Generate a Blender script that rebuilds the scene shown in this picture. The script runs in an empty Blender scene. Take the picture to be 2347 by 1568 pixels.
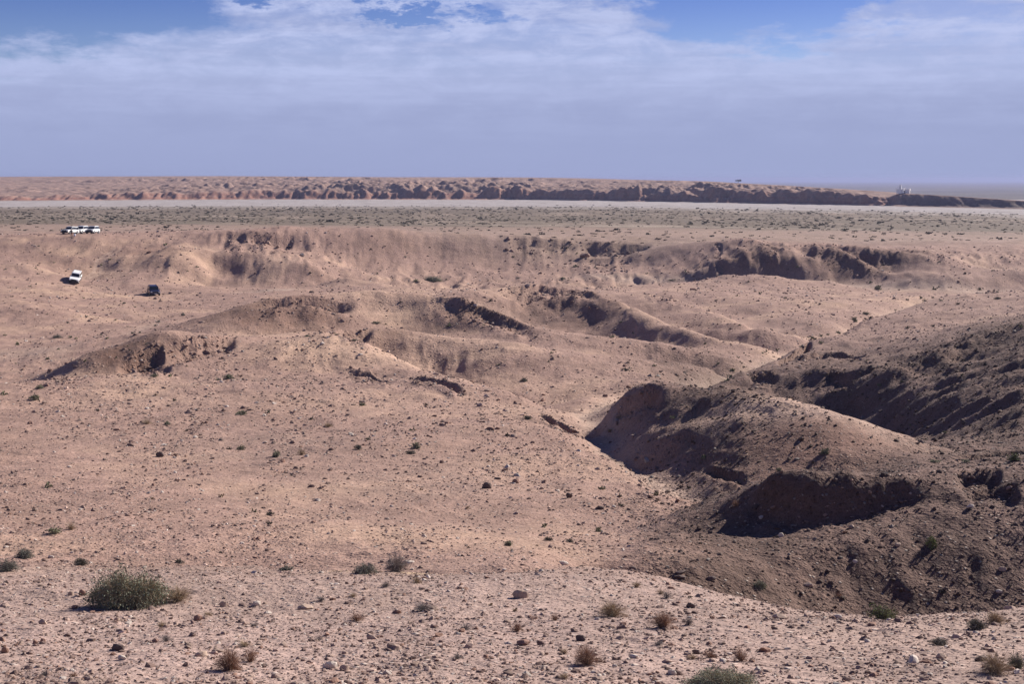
import bpy, bmesh, math, random
import numpy as np
from mathutils import Vector, Matrix

rnd = random.Random(7)
SC = bpy.context.scene
COL = SC.collection
PI = math.pi

# ------------------------------------------------------------------ camera
F, CX, CY, HV = 3259.0, 1173.5, 784.0, 409.0      # focal length, centre and horizon row, in units of a 2347 px wide picture
PITCH = math.atan((CY - HV) / F)
cam_d = bpy.data.cameras.new('camera')
cam = bpy.data.objects.new('camera', cam_d)
COL.objects.link(cam)
cam_d.sensor_width = 36.0
cam_d.lens = F / 2347.0 * 36.0
cam_d.clip_start = 0.1
cam_d.clip_end = 60000
cam.location = (0, 0, 0)
cam.rotation_euler = (math.radians(90) - PITCH, 0, 0)
SC.camera = cam

# ------------------------------------------------------------------ light
SUN_AZ, SUN_EL = math.radians(50), math.radians(31)   # azimuth to the right of the view direction (+Y)
sun_dir = Vector((math.sin(SUN_AZ) * math.cos(SUN_EL), math.cos(SUN_AZ) * math.cos(SUN_EL), math.sin(SUN_EL)))
sd = bpy.data.lights.new('sun', 'SUN')
sd.energy = 5.0
sd.angle = math.radians(0.53)
sd.color = (1.0, 0.93, 0.86)
sun = bpy.data.objects.new('sun', sd)
sun.rotation_euler = sun_dir.to_track_quat('Z', 'Y').to_euler()
sun.location = (60, 40, 60)
COL.objects.link(sun)

SC.view_settings.view_transform = 'Standard'
SC.view_settings.look = 'None'
SC.view_settings.exposure = 0.74
SC.view_settings.gamma = 1.0
SC.view_settings.use_curve_mapping = False

w = bpy.data.worlds.new('World')
SC.world = w
w.use_nodes = True
nt = w.node_tree
nt.nodes.clear()


class NB:
    """small node-building helper"""
    def __init__(self, nt):
        self.nt = nt

    def n(self, t, **kw):
        nd = self.nt.nodes.new(t)
        for k, v in kw.items():
            setattr(nd, k, v)
        return nd

    def link(self, a, b):
        self.nt.links.new(a, b)

    def put(self, sock, v):
        if isinstance(v, (int, float)):
            sock.default_value = v
        elif isinstance(v, (tuple, list)):
            if len(v) == 3 and sock.type == 'RGBA':
                v = (*v, 1)
            sock.default_value = v
        else:
            self.link(v, sock)

    def m(self, op, a, b=0.0, c=0.0, clamp=False):
        nd = self.n('ShaderNodeMath', operation=op)
        nd.use_clamp = clamp
        self.put(nd.inputs[0], a); self.put(nd.inputs[1], b); self.put(nd.inputs[2], c)
        return nd.outputs[0]

    def mix(self, f, a, b, mode='MIX'):
        nd = self.n('ShaderNodeMix', data_type='RGBA', blend_type=mode)
        nd.clamp_factor = True
        self.put(nd.inputs[0], f); self.put(nd.inputs[6], a); self.put(nd.inputs[7], b)
        return nd.outputs[2]

    def ramp(self, f, lo, hi, a=0.0, b=1.0, smooth=True):
        nd = self.n('ShaderNodeMapRange')
        nd.interpolation_type = 'SMOOTHSTEP' if smooth else 'LINEAR'
        self.put(nd.inputs[0], f); self.put(nd.inputs[1], lo); self.put(nd.inputs[2], hi)
        self.put(nd.inputs[3], a); self.put(nd.inputs[4], b)
        return nd.outputs[0]

    def noise(self, vec, scale, detail=4.0, rough=0.5, dist=0.0):
        nd = self.n('ShaderNodeTexNoise')
        if vec is not None:
            self.link(vec, nd.inputs['Vector'])
        nd.inputs['Scale'].default_value = scale
        nd.inputs['Detail'].default_value = detail
        nd.inputs['Roughness'].default_value = rough
        nd.inputs['Distortion'].default_value = dist
        return nd.outputs[0]

    def xyz(self, x, y, z):
        nd = self.n('ShaderNodeCombineXYZ')
        self.put(nd.inputs[0], x); self.put(nd.inputs[1], y); self.put(nd.inputs[2], z)
        return nd.outputs[0]


def build_world():
    B = NB(nt)
    out = B.n('ShaderNodeOutputWorld')
    bg = B.n('ShaderNodeBackground')
    bg.inputs[1].default_value = 0.10
    B.link(bg.outputs[0], out.inputs[0])
    sky = B.n('ShaderNodeTexSky', sky_type='NISHITA')
    sky.sun_disc = False
    sky.sun_elevation = SUN_EL
    sky.sun_rotation = SUN_AZ
    sky.altitude = 900
    sky.air_density = 1.0
    sky.dust_density = 0.6
    sky.ozone_density = 2.0
    tc = B.n('ShaderNodeTexCoord')
    sep = B.n('ShaderNodeSeparateXYZ')
    B.link(tc.outputs['Generated'], sep.inputs[0])
    x, y, z = sep.outputs
    hor = B.m('SQRT', B.m('ADD', B.m('MULTIPLY', x, x), B.m('MULTIPLY', y, y)))
    el = B.m('MULTIPLY', B.m('ARCTAN2', z, hor), 57.2958)             # degrees above the horizon
    az = B.m('MULTIPLY', B.m('ARCTAN2', x, y), 57.2958)               # degrees right of +Y
    # cloud sheets: noise stretched along the horizon
    p = B.xyz(B.m('MULTIPLY', az, 0.16), B.m('MULTIPLY', el, 0.50), 3.7)
    n1 = B.noise(p, 1.0, 7.0, 0.62, 0.25)
    p2 = B.xyz(B.m('MULTIPLY', az, 0.42), B.m('MULTIPLY', el, 1.15), 9.1)
    n2 = B.noise(p2, 1.0, 8.0, 0.66, 0.3)
    p3 = B.xyz(B.m('MULTIPLY', az, 0.10), B.m('MULTIPLY', el, 1.9), 5.5)
    n3 = B.noise(p3, 1.0, 5.0, 0.55, 0.2)
    wob = B.m('ADD', B.m('MULTIPLY', B.m('SUBTRACT', n1, 0.5), 2.6), B.m('MULTIPLY', B.m('SUBTRACT', n2, 0.5), 2.4))

    w1 = B.noise(B.xyz(B.m('MULTIPLY', az, 0.35), B.m('MULTIPLY', el, 0.9), 21.0), 1.0, 7.0, 0.62, 0.0)
    w2 = B.noise(B.xyz(B.m('MULTIPLY', az, 0.35), B.m('MULTIPLY', el, 0.9), 41.0), 1.0, 8.0, 0.66, 0.0)
    waz = B.m('ADD', az, B.m('MULTIPLY', B.m('SUBTRACT', w1, 0.5), 12.0))
    wel = B.m('ADD', el, B.m('MULTIPLY', B.m('SUBTRACT', w2, 0.5), 3.6))

    def gap(a0, e0, ra, re, k=1.0):
        da = B.m('DIVIDE', B.m('SUBTRACT', waz, a0), ra)
        de = B.m('DIVIDE', B.m('SUBTRACT', wel, e0), re)
        d = B.m('SQRT', B.m('ADD', B.m('MULTIPLY', da, da), B.m('MULTIPLY', de, de)))
        return B.m('MULTIPLY', B.m('SUBTRACT', 1.0, d), k)
    # openings where the deep blue shows between the sheets
    g = gap(-19.0, 7.6, 8.6, 3.1, 1.7)
    g = B.m('MAXIMUM', g, gap(-7.5, 7.45, 5.5, 0.6, 1.0))
    g = B.m('MAXIMUM', g, gap(-3.6, 6.4, 2.6, 0.35, 0.8))
    g = B.m('MAXIMUM', g, gap(9.4, 7.3, 5.6, 2.3, 1.6))
    g = B.m('MAXIMUM', g, gap(-10.0, 11.5, 14.0, 3.0))
    g = B.m('MAXIMUM', g, gap(16.0, 12.5, 14.0, 3.0))
    g = B.m('ADD', g, B.m('MULTIPLY', wob, 0.30))
    open_ = B.ramp(g, -0.22, 0.38)
    # above 12 degrees the sheet breaks up into scattered cloud
    high = B.ramp(el, 9, 17)
    cover = B.m('SUBTRACT', 1.0, B.m('MAXIMUM', open_, B.m('MULTIPLY', high, B.ramp(n1, 0.70, 0.54))))
    # brightness texture inside the sheet; it thins out to plain haze near the horizon
    tex = B.m('ADD', B.m('MULTIPLY', n2, 0.55), B.m('MULTIPLY', n3, 0.45))
    thick = B.ramp(tex, 0.36, 0.66)
    low = B.ramp(el, 0.2, 5.6)
    band = B.m('MULTIPLY', B.ramp(el, 2.2, 4.4), 0.30)
    body = B.m('MULTIPLY', B.m('MULTIPLY', thick, low), 0.50)
    body = B.m('ADD', B.m('ADD', body, band), 0.16)
    hsv = B.mix(1.0, sky.outputs[0], (SKY_TINT), 'MULTIPLY')
    zen = B.mix(B.ramp(el, 2.0, 9.0), hsv, B.mix(1.0, hsv, SKY_DEEP, 'MULTIPLY'))
    sheet_hi = CLOUD_HI
    sheet_lo = CLOUD_LO
    sheet = B.mix(body, sheet_lo, sheet_hi)
    thin = B.m('SUBTRACT', 1.0, B.m('MULTIPLY', B.m('MULTIPLY', B.ramp(n2, 0.62, 0.36), B.ramp(el, 3.0, 6.5)), 0.45))
    col = B.mix(B.m('MULTIPLY', cover, thin), zen, sheet)
    B.link(col, bg.inputs[0])
    w.cycles.sampling_method = 'AUTOMATIC'


SKY_TINT = (0.42, 0.44, 0.60)
SKY_DEEP = (0.42, 0.50, 0.78)
CLOUD_LO = (1.86, 2.14, 3.5)
CLOUD_HI = (3.1, 3.5, 5.2)
build_world()


# ------------------------------------------------------------------ helpers for geometry and naming
def tag(o, label=None, cat=None, group=None, kind=None):
    if label: o['label'] = label
    if cat: o['category'] = cat
    if group: o['group'] = group
    if kind: o['kind'] = kind
    return o


def link(name, me, mat=None, parent=None):
    if mat is not None and not me.materials:
        me.materials.append(mat)
    o = bpy.data.objects.new(name, me)
    COL.objects.link(o)
    if parent is not None:
        o.parent = parent
    return o


def empty(name, loc=(0, 0, 0)):
    o = bpy.data.objects.new(name, None)
    o.empty_display_size = 0.2
    o.location = loc
    COL.objects.link(o)
    return o


def mesh_np(name, V, Fq, smooth=True):
    """mesh from numpy vertex array and an (n,4) or (n,3) face array"""
    me = bpy.data.meshes.new(name)
    V = np.ascontiguousarray(V, dtype=np.float32); Fq = np.ascontiguousarray(Fq, dtype=np.int32)
    n, k = Fq.shape
    me.vertices.add(len(V)); me.vertices.foreach_set('co', V.ravel())
    me.loops.add(n * k); me.loops.foreach_set('vertex_index', Fq.ravel())
    me.polygons.add(n)
    me.polygons.foreach_set('loop_start', np.arange(0, n * k, k, dtype=np.int32))
    me.polygons.foreach_set('loop_total', np.full(n, k, dtype=np.int32))
    me.polygons.foreach_set('use_smooth', np.full(n, smooth, dtype=bool))
    me.update(calc_edges=True)
    return me


def grid_faces(nr, nc):
    i = np.arange(nr * nc).reshape(nr, nc)
    return np.stack([i[:-1, :-1], i[:-1, 1:], i[1:, 1:], i[1:, :-1]], -1).reshape(-1, 4)


def color_attr(me, C):
    a = me.color_attributes.new('tint', 'FLOAT_COLOR', 'POINT')
    C4 = np.ones((len(C), 4), dtype=np.float32); C4[:, :3] = C
    a.data.foreach_set('color', C4.ravel())


# numpy gradient noise
_rs = np.random.RandomState(11)
_G = _rs.uniform(0, 2 * PI, (256, 256))
_GX, _GY = np.cos(_G), np.sin(_G)


def gnoise(x, y):
    xi = np.floor(x).astype(np.int64); yi = np.floor(y).astype(np.int64)
    fx = x - xi; fy = y - yi
    u = fx * fx * fx * (fx * (fx * 6 - 15) + 10); v = fy * fy * fy * (fy * (fy * 6 - 15) + 10)
    x0 = xi & 255; x1 = (xi + 1) & 255; y0 = yi & 255; y1 = (yi + 1) & 255
    def d(a, b, dx, dy): return _GX[a, b] * dx + _GY[a, b] * dy
    n00 = d(x0, y0, fx, fy); n10 = d(x1, y0, fx - 1, fy); n01 = d(x0, y1, fx, fy - 1); n11 = d(x1, y1, fx - 1, fy - 1)
    return ((n00 * (1 - u) + n10 * u) * (1 - v) + (n01 * (1 - u) + n11 * u) * v) * 1.5


def fbm(x, y, oct=4, gain=0.5, seed=0.0):
    s = 0; a = 1.0; t = 0
    for k in range(oct):
        s = s + a * gnoise(x * 2.03 ** k + 17.3 * k + seed, y * 2.03 ** k - 9.7 * k + seed * 1.7)
        t += a; a *= gain
    return s / t


def ridged(x, y, oct=4, gain=0.5, seed=0.0):
    s = 0; a = 1.0; t = 0
    for k in range(oct):
        s = s + a * (1 - 2.2 * np.abs(gnoise(x * 2.03 ** k + 31.3 * k + seed, y * 2.03 ** k + 5.1 * k - seed)))
        t += a; a *= gain
    return s / t


def sstep(x, a, b):
    t = np.clip((x - a) / (b - a), 0, 1)
    return t * t * (3 - 2 * t)


def place(u, v, D):
    """world point at forward distance D on the line through picture point (u, v)"""
    yc = -(v - CY) / F
    den = math.cos(PITCH) + yc * math.sin(PITCH)
    return D * (u - CX) / F / den, D + 0 * u, D * (yc * math.cos(PITCH) - math.sin(PITCH)) / den
USE_HAZE = True

# ------------------------------------------------------------------ terrain: surveyed lines (picture column, picture row, distance in metres)
# dip=(k, dv): behind the line the ground drops out of sight: at k times the distance it lies dv rows lower
LINES = [
    # gravel slope the photographer stands on
    ([(-300, 2300, 6.5), (1170, 2300, 6.5), (2650, 2300, 6.5)], None),
    ([(-300, 1750, 9.8), (1170, 1750, 9.8), (2650, 1750, 9.8)], None),
    ([(-300, 1568, 12), (600, 1568, 12.2), (1170, 1568, 12.2), (1800, 1568, 12), (2650, 1568, 11.8)], None),
    ([(-300, 1480, 14.8), (600, 1480, 14.7), (1170, 1480, 14.6), (1800, 1480, 14.5), (2650, 1475, 14.4)], None),
    ([(-300, 1395, 18.6), (600, 1400, 18.2), (1170, 1400, 17.8), (1700, 1420, 16.7), (2050, 1450, 15.6), (2650, 1430, 15.5)], None),
    ([(-300, 1290, 27), (0, 1290, 27), (300, 1300, 26), (600, 1306, 25)], None),
    ([(600, 1308, 25), (850, 1318, 24), (1050, 1322, 23.5), (1200, 1318, 23.5), (1340, 1296, 24.5)], (1.16, 5)),
    ([(1340, 1296, 24.5), (1500, 1318, 23), (1700, 1368, 20.5), (1850, 1405, 19), (2000, 1424, 18.3), (2200, 1410, 18), (2350, 1388, 18.5), (2650, 1370, 18.8)], (1.22, 70)),
    # long pale slope, left and centre
    ([(-300, 1200, 36), (0, 1200, 36), (500, 1205, 35.5), (900, 1225, 34), (1200, 1235, 34)], None),
    ([(-300, 1100, 47), (0, 1100, 47), (500, 1105, 47), (900, 1110, 47), (1200, 1125, 46), (1380, 1145, 44)], None),
    ([(-300, 1000, 65), (0, 1000, 65), (500, 1000, 66), (900, 1010, 63), (1150, 1025, 61), (1320, 1050, 57)], None),
    ([(-300, 935, 81), (0, 932, 81), (400, 925, 82), (700, 925, 83), (950, 945, 78), (1130, 962, 74), (1270, 985, 68)], None),
    ([(1150, 1290, 28), (1290, 1280, 30), (1390, 1250, 34), (1460, 1218, 38), (1545, 1178, 43), (1600, 1132, 50)], None),
    ([(1600, 1132, 50), (1545, 1100, 52.5), (1470, 1060, 57), (1400, 1012, 64), (1375, 968, 73), (1340, 928, 85)], None),
    ([(1340, 928, 85), (1400, 902, 98), (1510, 881, 110), (1650, 868, 127), (1690, 846, 138), (1750, 812, 150), (1850, 791, 165), (1950, 751, 187), (2060, 703, 220), (2150, 680, 243)], None),
    # front right mound, base and crest
    ([(1480, 1270, 31), (1600, 1310, 30), (1720, 1365, 29.5), (1850, 1405, 29.5), (2000, 1425, 30), (2200, 1412, 30), (2350, 1392, 30), (2650, 1380, 30)], None),
    ([(1560, 1225, 33.5), (1700, 1250, 32.6), (1850, 1255, 32.3), (2000, 1235, 32.6), (2200, 1215, 32.8), (2400, 1200, 32.7), (2650, 1190, 32.7)], None),
    ([(1730, 1160, 36.6), (1790, 1200, 34.7), (1870, 1198, 34.2), (1960, 1180, 34.25), (2060, 1155, 34.6), (2125, 1132, 35)], None),
    ([(1700, 1130, 37.6), (1780, 1116, 35.8), (1860, 1111, 35.1), (1950, 1105, 35.15), (2060, 1100, 35.4), (2135, 1101, 35.7)], None),
    ([(2170, 1130, 34.9), (2400, 1105, 34.6), (2650, 1080, 34.6)], None),
    ([(1420, 1252, 35), (1530, 1195, 38.5), (1610, 1152, 40.2)], None),
    ([(1640, 1140, 40.5), (1700, 1122, 38.2), (1760, 1108, 36.9), (1950, 1093, 36.5), (2150, 1078, 36.6), (2347, 1058, 36.8), (2650, 1035, 37)], (1.14, 40)),
    # second mound: foot, hollow face, crest
    ([(1480, 1052, 60), (1600, 1088, 54), (1700, 1100, 51), (1800, 1096, 50), (1900, 1084, 49.5), (2080, 1056, 49.5), (2347, 1036, 49.5), (2650, 1015, 49)], None),
    ([(1500, 985, 62.5), (1600, 1010, 58), (1700, 1035, 54), (1800, 1040, 52), (1900, 1030, 51.3), (2000, 1030, 51)], None),
    ([(1490, 915, 69), (1600, 935, 63.5), (1700, 955, 58.5), (1800, 960, 56), (1900, 970, 54.0), (1980, 996, 53)], None),
    ([(1400, 914, 73.5), (1445, 897, 71.5), (1480, 887, 70), (1580, 893, 67.5), (1700, 902, 62), (1760, 911, 59.5), (1880, 938, 56.5), (1960, 965, 55), (2030, 1010, 53.6), (2075, 1042, 52.5)], (1.12, 36)),
    # broad dark slope on the right
    ([(1700, 893, 118), (1800, 905, 113), (1900, 945, 107), (2000, 985, 97), (2100, 1005, 86), (2200, 1002, 75), (2347, 1000, 64), (2650, 985, 60)], None),
    ([(2050, 965, 94), (2200, 945, 82), (2347, 945, 71), (2650, 930, 67)], None),
    ([(1900, 895, 111), (2050, 905, 100), (2200, 895, 91), (2347, 880, 79.5), (2650, 860, 74)], None),
    ([(2120, 865, 101), (2220, 840, 103), (2347, 815, 91), (2650, 790, 83)], None),
    ([(1665, 868, 124), (1700, 849, 124), (1780, 844, 122), (1880, 843, 118), (2000, 850, 110), (2060, 852, 105)], (1.05, 16)),
    ([(2120, 812, 114), (2170, 790, 116), (2250, 765, 116), (2347, 742, 107), (2650, 690, 98)], (1.10, 30)),
    ([(1700, 845, 137), (1800, 819, 144), (1860, 800, 149), (1960, 812, 142), (2080, 812, 130)], None),
    ([(1850, 779, 156), (1900, 772, 162), (1950, 765, 165), (2060, 765, 158), (2170, 758, 148), (2270, 738, 142), (2347, 725, 138), (2650, 680, 130)], None),
    ([(1925, 757, 172), (1990, 735, 182), (2050, 712, 192), (2150, 690, 202), (2250, 676, 206), (2347, 667, 205), (2650, 640, 200)], (1.08, 22)),
    # pale centre mesa: table, its right arm, its broken left rim
    ([(-300, 893, 91), (0, 886, 92), (100, 878, 93), (150, 872, 94)], (1.12, 12)),
    ([(150, 872, 94), (230, 868, 97), (300, 864, 98), (400, 836, 101.5), (600, 850, 100.5), (750, 850, 101), (880, 880, 94)], None),
    ([(330, 851, 101.5), (400, 820, 104), (430, 806, 105), (540, 786, 109), (620, 780, 112), (700, 772, 114.5), (790, 774, 114.5), (822, 783, 114), (855, 802, 111.5), (1000, 862, 102), (1130, 896, 95), (1230, 926, 90), (1275, 942, 86)], (1.05, 34)),
    ([(860, 802, 127), (930, 830, 123), (1000, 860, 121), (1150, 889, 112), (1250, 906, 109), (1320, 917, 107)], None),
    ([(1100, 832, 120), (1250, 856, 116), (1400, 872, 114)], None),
    ([(740, 762, 126), (800, 756, 130), (870, 753, 133), (960, 762, 132), (1100, 775, 128), (1200, 792, 124), (1320, 811, 122), (1500, 828, 127), (1610, 836, 134)], (1.06, 30)),
    ([(165, 832, 104), (230, 808, 105), (300, 785, 106.8), (360, 763, 107.5), (400, 757, 109), (430, 757, 110), (500, 768, 113), (570, 772, 116), (660, 772, 119.5), (740, 764, 123)], (1.09, 30)),
    ([(165, 862, 100.5), (250, 858, 100.5), (330, 853, 101)], None),
    # red hollow hill
    ([(435, 750, 155), (500, 770, 149), (580, 776, 149.5), (650, 775, 151.5), (750, 760, 155.5), (810, 736, 161)], None),
    ([(520, 740, 155), (600, 730, 157.5), (700, 728, 159), (780, 718, 162.5)], None),
    ([(430, 744, 159), (470, 730, 161), (520, 714, 163), (560, 699, 164.5), (600, 684, 166), (700, 674, 168), (800, 679, 169), (830, 674, 170), (880, 667, 172), (940, 672, 172)], (1.07, 32)),
    # long scarp ridge behind the centre
    ([(870, 722, 166), (940, 744, 162), (1000, 752, 159), (1100, 769, 152), (1200, 786, 146), (1300, 801, 142)], None),
    ([(860, 692, 169), (950, 710, 167)], None),
    ([(940, 672, 172), (1000, 679, 170), (1060, 690, 167), (1120, 707, 163), (1200, 742, 156), (1280, 764, 151), (1400, 775, 149), (1500, 785, 150), (1600, 800, 150), (1680, 815, 153)], (1.06, 30)),
    ([(1080, 700, 188), (1200, 738, 189), (1300, 762, 182), (1400, 773, 176), (1500, 783, 168), (1600, 797, 160)], None),
    ([(1120, 682, 194), (1200, 695, 199), (1300, 715, 192), (1400, 735, 183)], None),
    ([(1095, 669, 197), (1150, 658, 204), (1200, 651, 208), (1300, 657, 204), (1350, 664, 200), (1400, 682, 192), (1480, 715, 180), (1560, 750, 169), (1690, 792, 158)], (1.05, 25)),
    ([(1420, 668, 228), (1480, 675, 222), (1560, 690, 212), (1640, 715, 198), (1740, 760, 173)], (1.04, 12)),
    ([(1560, 668, 242), (1700, 690, 224), (1800, 720, 206), (1880, 745, 191)], None),
    # left hollow with the vehicles
    ([(-300, 850, 135), (0, 850, 135), (150, 842, 139)], None),
    ([(-300, 792, 168), (0, 792, 168), (150, 790, 168), (280, 770, 180)], None),
    ([(-300, 740, 196), (0, 738, 196), (150, 742, 194), (300, 745, 198), (400, 735, 208)], None),
    ([(-300, 690, 216), (0, 687, 217), (60, 689, 217), (130, 699, 214), (200, 718, 208), (280, 741, 202)], (1.05, 3)),
    ([(300, 720, 220), (420, 712, 227), (520, 700, 238), (600, 676, 256)], None),
    ([(-300, 640, 262), (0, 640, 262), (100, 652, 262), (172, 655, 272), (260, 668, 262), (350, 684, 252), (450, 680, 258)], None),
    ([(0, 600, 282), (70, 610, 280), (140, 634, 275)], None),
    ([(172, 640, 283), (230, 625, 291), (300, 640, 280), (352, 672, 262)], None),
    ([(-300, 570, 300), (0, 575, 298), (100, 575, 300), (160, 605, 292), (250, 585, 302)], None),
    ([(260, 600, 296), (300, 575, 306), (340, 585, 300), (390, 575, 302), (420, 600, 292), (470, 590, 300)], None),
    ([(-300, 552, 306), (0, 552, 306), (100, 550, 307), (200, 546, 309), (300, 540, 318), (400, 532, 326), (480, 534, 322), (560, 538, 318), (700, 541, 322), (850, 545, 328), (1000, 547, 338), (1200, 549, 345), (1350, 552, 350), (1480, 559, 350)], None),
    ([(470, 655, 288), (560, 665, 276), (700, 657, 288), (850, 650, 300), (980, 643, 310), (1150, 638, 318), (1300, 636, 320), (1500, 640, 312), (1700, 650, 297), (1950, 655, 287), (2150, 664, 270), (2347, 655, 275), (2650, 650, 268)], None),
    ([(480, 630, 298), (600, 640, 290)], None),
    ([(820, 618, 314), (900, 610, 321), (1100, 605, 331), (1300, 608, 333), (1480, 610, 329)], None),
    ([(860, 580, 324), (1000, 575, 334), (1200, 578, 340), (1400, 582, 342)], None),
    ([(560, 562, 314), (620, 580, 306), (700, 610, 296), (770, 640, 289)], None),
    ([(660, 565, 318), (740, 590, 313), (840, 630, 306)], None),
    ([(480, 575, 308), (560, 610, 298)], None),
    # broken hills at the back right
    ([(1530, 565, 338), (1600, 580, 326), (1650, 600, 312), (1640, 625, 300)], None),
    ([(1590, 556, 338), (1640, 552, 332), (1690, 546, 326), (1720, 553, 322), (1800, 562, 318), (1880, 566, 315), (1950, 574, 310), (2050, 578, 305), (2130, 582, 300), (2190, 600, 292), (2240, 618, 284), (2347, 622, 282), (2650, 615, 284)], (1.03, 2)),
    ([(1690, 585, 308), (1720, 610, 300), (1790, 605, 300), (1860, 630, 290), (1960, 630, 287), (2060, 640, 280), (2200, 645, 274)], None),
    ([(1650, 640, 294), (1750, 640, 292), (1900, 645, 284)], None),
    # plain behind, down to the river bed
    ([(-300, 537, 332), (150, 536, 332), (400, 528, 338), (700, 532, 345), (1000, 537, 355), (1300, 540, 365), (1600, 541, 360), (1900, 553, 345), (2200, 570, 325), (2347, 580, 318), (2650, 585, 315)], None),
    ([(-300, 519, 395), (400, 517, 400), (1000, 521, 410), (1600, 527, 400), (2000, 538, 380), (2347, 548, 368), (2650, 552, 365)], None),
    ([(-300, 503, 510), (600, 503, 515), (1400, 507, 505), (2000, 519, 470), (2650, 530, 440)], None),
    ([(-300, 488, 690), (600, 487, 700), (1400, 489, 690), (2000, 502, 600), (2650, 516, 540)], None),
    ([(-300, 474, 880), (600, 472, 920), (1400, 475, 880), (2000, 486, 760), (2650, 501, 640)], None),
    ([(-300, 467, 1010), (600, 464, 1080), (1400, 466, 1040), (2000, 477, 870), (2650, 493, 705)], None),
    ([(-300, 461, 1140), (600, 456, 1280), (1400, 459, 1200), (2000, 470, 985), (2650, 486, 780)], None),
    ([(-300, 455, 1300), (600, 451, 1450), (1400, 454, 1350), (2000, 464, 1100), (2650, 479, 870)], None),
]

UW = 0.75


def profile(L):
    D = np.exp(L)
    zk = np.interp(L, np.log([6, 8, 12, 20, 30, 50, 80, 120, 200, 300, 340, 450, 700, 1300]),
                   [3.4, 3.8, 4.3, 5.9, 8.2, 10.5, 13, 16, 19.5, 19, 13.5, 14.5, 16.8, 18.2])
    return HV + F * zk / D


def densify(pts, step=26.0):
    out = []
    for a, b in zip(pts[:-1], pts[1:]):
        n = max(1, int(round(max(abs(b[0] - a[0]) / step, abs(math.log(b[2] / a[2])) / 0.022))))
        for i in range(n):
            t = i / n
            out.append((a[0] + (b[0] - a[0]) * t, a[1] + (b[1] - a[1]) * t, math.log(a[2]) + (math.log(b[2]) - math.log(a[2])) * t))
    out.append((pts[-1][0], pts[-1][1], math.log(pts[-1][2])))
    return out


P = []
DIPS = []
for k_, (pts, dip) in enumerate(LINES):
    d = densify(pts)
    P += [(*q, k_) for q in d]
    if dip:
        DIPS += [(u, v + dip[1], L + math.log(dip[0]), k_) for (u, v, L) in d]
# a hidden low point is only kept where no measured line runs close to it
for q in DIPS:
    if all(abs(q[0] - p[0]) > 70 or not (-0.035 < p[2] - q[2] < 0.035) or (p[3] == q[3]) for p in P):
        P.append(q)
P = np.array(P)[:, :3]
# drop near duplicates
keep = []
for i, p in enumerate(P):
    ok = True
    for j in keep:
        q = P[j]
        if abs(p[0] - q[0]) < 13 and abs(p[2] - q[2]) < 0.006:
            ok = False
            break
    if ok: keep.append(i)
P = P[keep]
PX = P[:, 0] / F * UW; PY = P[:, 2]
R = P[:, 1] - profile(P[:, 2])
wgt = np.exp(P[:, 2]) / 60.0                       # interpolate heights in a scale that stays even over the whole range
RV = R * np.minimum(wgt, 6.0)
CQ = 0.006


def kern(dx, dy): return np.sqrt(dx * dx + dy * dy + CQ * CQ)


A = -kern(PX[:, None] - PX[None], PY[:, None] - PY[None])
A[np.diag_indices(len(P))] += 0.0003
Q = np.stack([np.ones(len(P)), PX, PY], 1)
M = np.block([[A, Q], [Q.T, np.zeros((3, 3))]])
sol = np.linalg.solve(M, np.concatenate([RV, np.zeros(3)]))


def interp_v(U, L):
    x = U.ravel() / F * UW; y = L.ravel()
    o = np.empty(len(x))
    for s in range(0, len(x), 20000):
        e = s + 20000
        o[s:e] = -kern(x[s:e, None] - PX[None], y[s:e, None] - PY[None]) @ sol[:len(P)] + sol[-3] + sol[-2] * x[s:e] + sol[-1] * y[s:e]
    return (o / np.minimum(np.exp(y) / 60.0, 6.0) + profile(y)).reshape(U.shape)


# coarse grid, then fine grid
U0, U1, L0, L1 = -290.0, 2640.0, math.log(7.5), math.log(1300.0)
LB = math.log(420.0)
cu = np.linspace(U0, U1, 245)
cl = np.linspace(L0, L1, 380)
CV = interp_v(*np.meshgrid(cu, cl))


def bicubic(grid, gx, gy, x, y):
    """Catmull-Rom lookup on a regular grid"""
    fx = (x - gx[0]) / (gx[1] - gx[0]); fy = (y - gy[0]) / (gy[1] - gy[0])
    ix = np.clip(np.floor(fx).astype(int), 1, len(gx) - 3); iy = np.clip(np.floor(fy).astype(int), 1, len(gy) - 3)
    tx = fx - ix; ty = fy - iy
    def wts(t): return [(-t + 2 * t * t - t ** 3) / 2, (2 - 5 * t * t + 3 * t ** 3) / 2, (t + 4 * t * t - 3 * t ** 3) / 2, (-t * t + t ** 3) / 2]
    wx = wts(tx); wy = wts(ty)
    s = 0
    for a in range(4):
        for b in range(4):
            s = s + grid[iy + a - 1, ix + b - 1] * wy[a] * wx[b]
    return s


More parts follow.
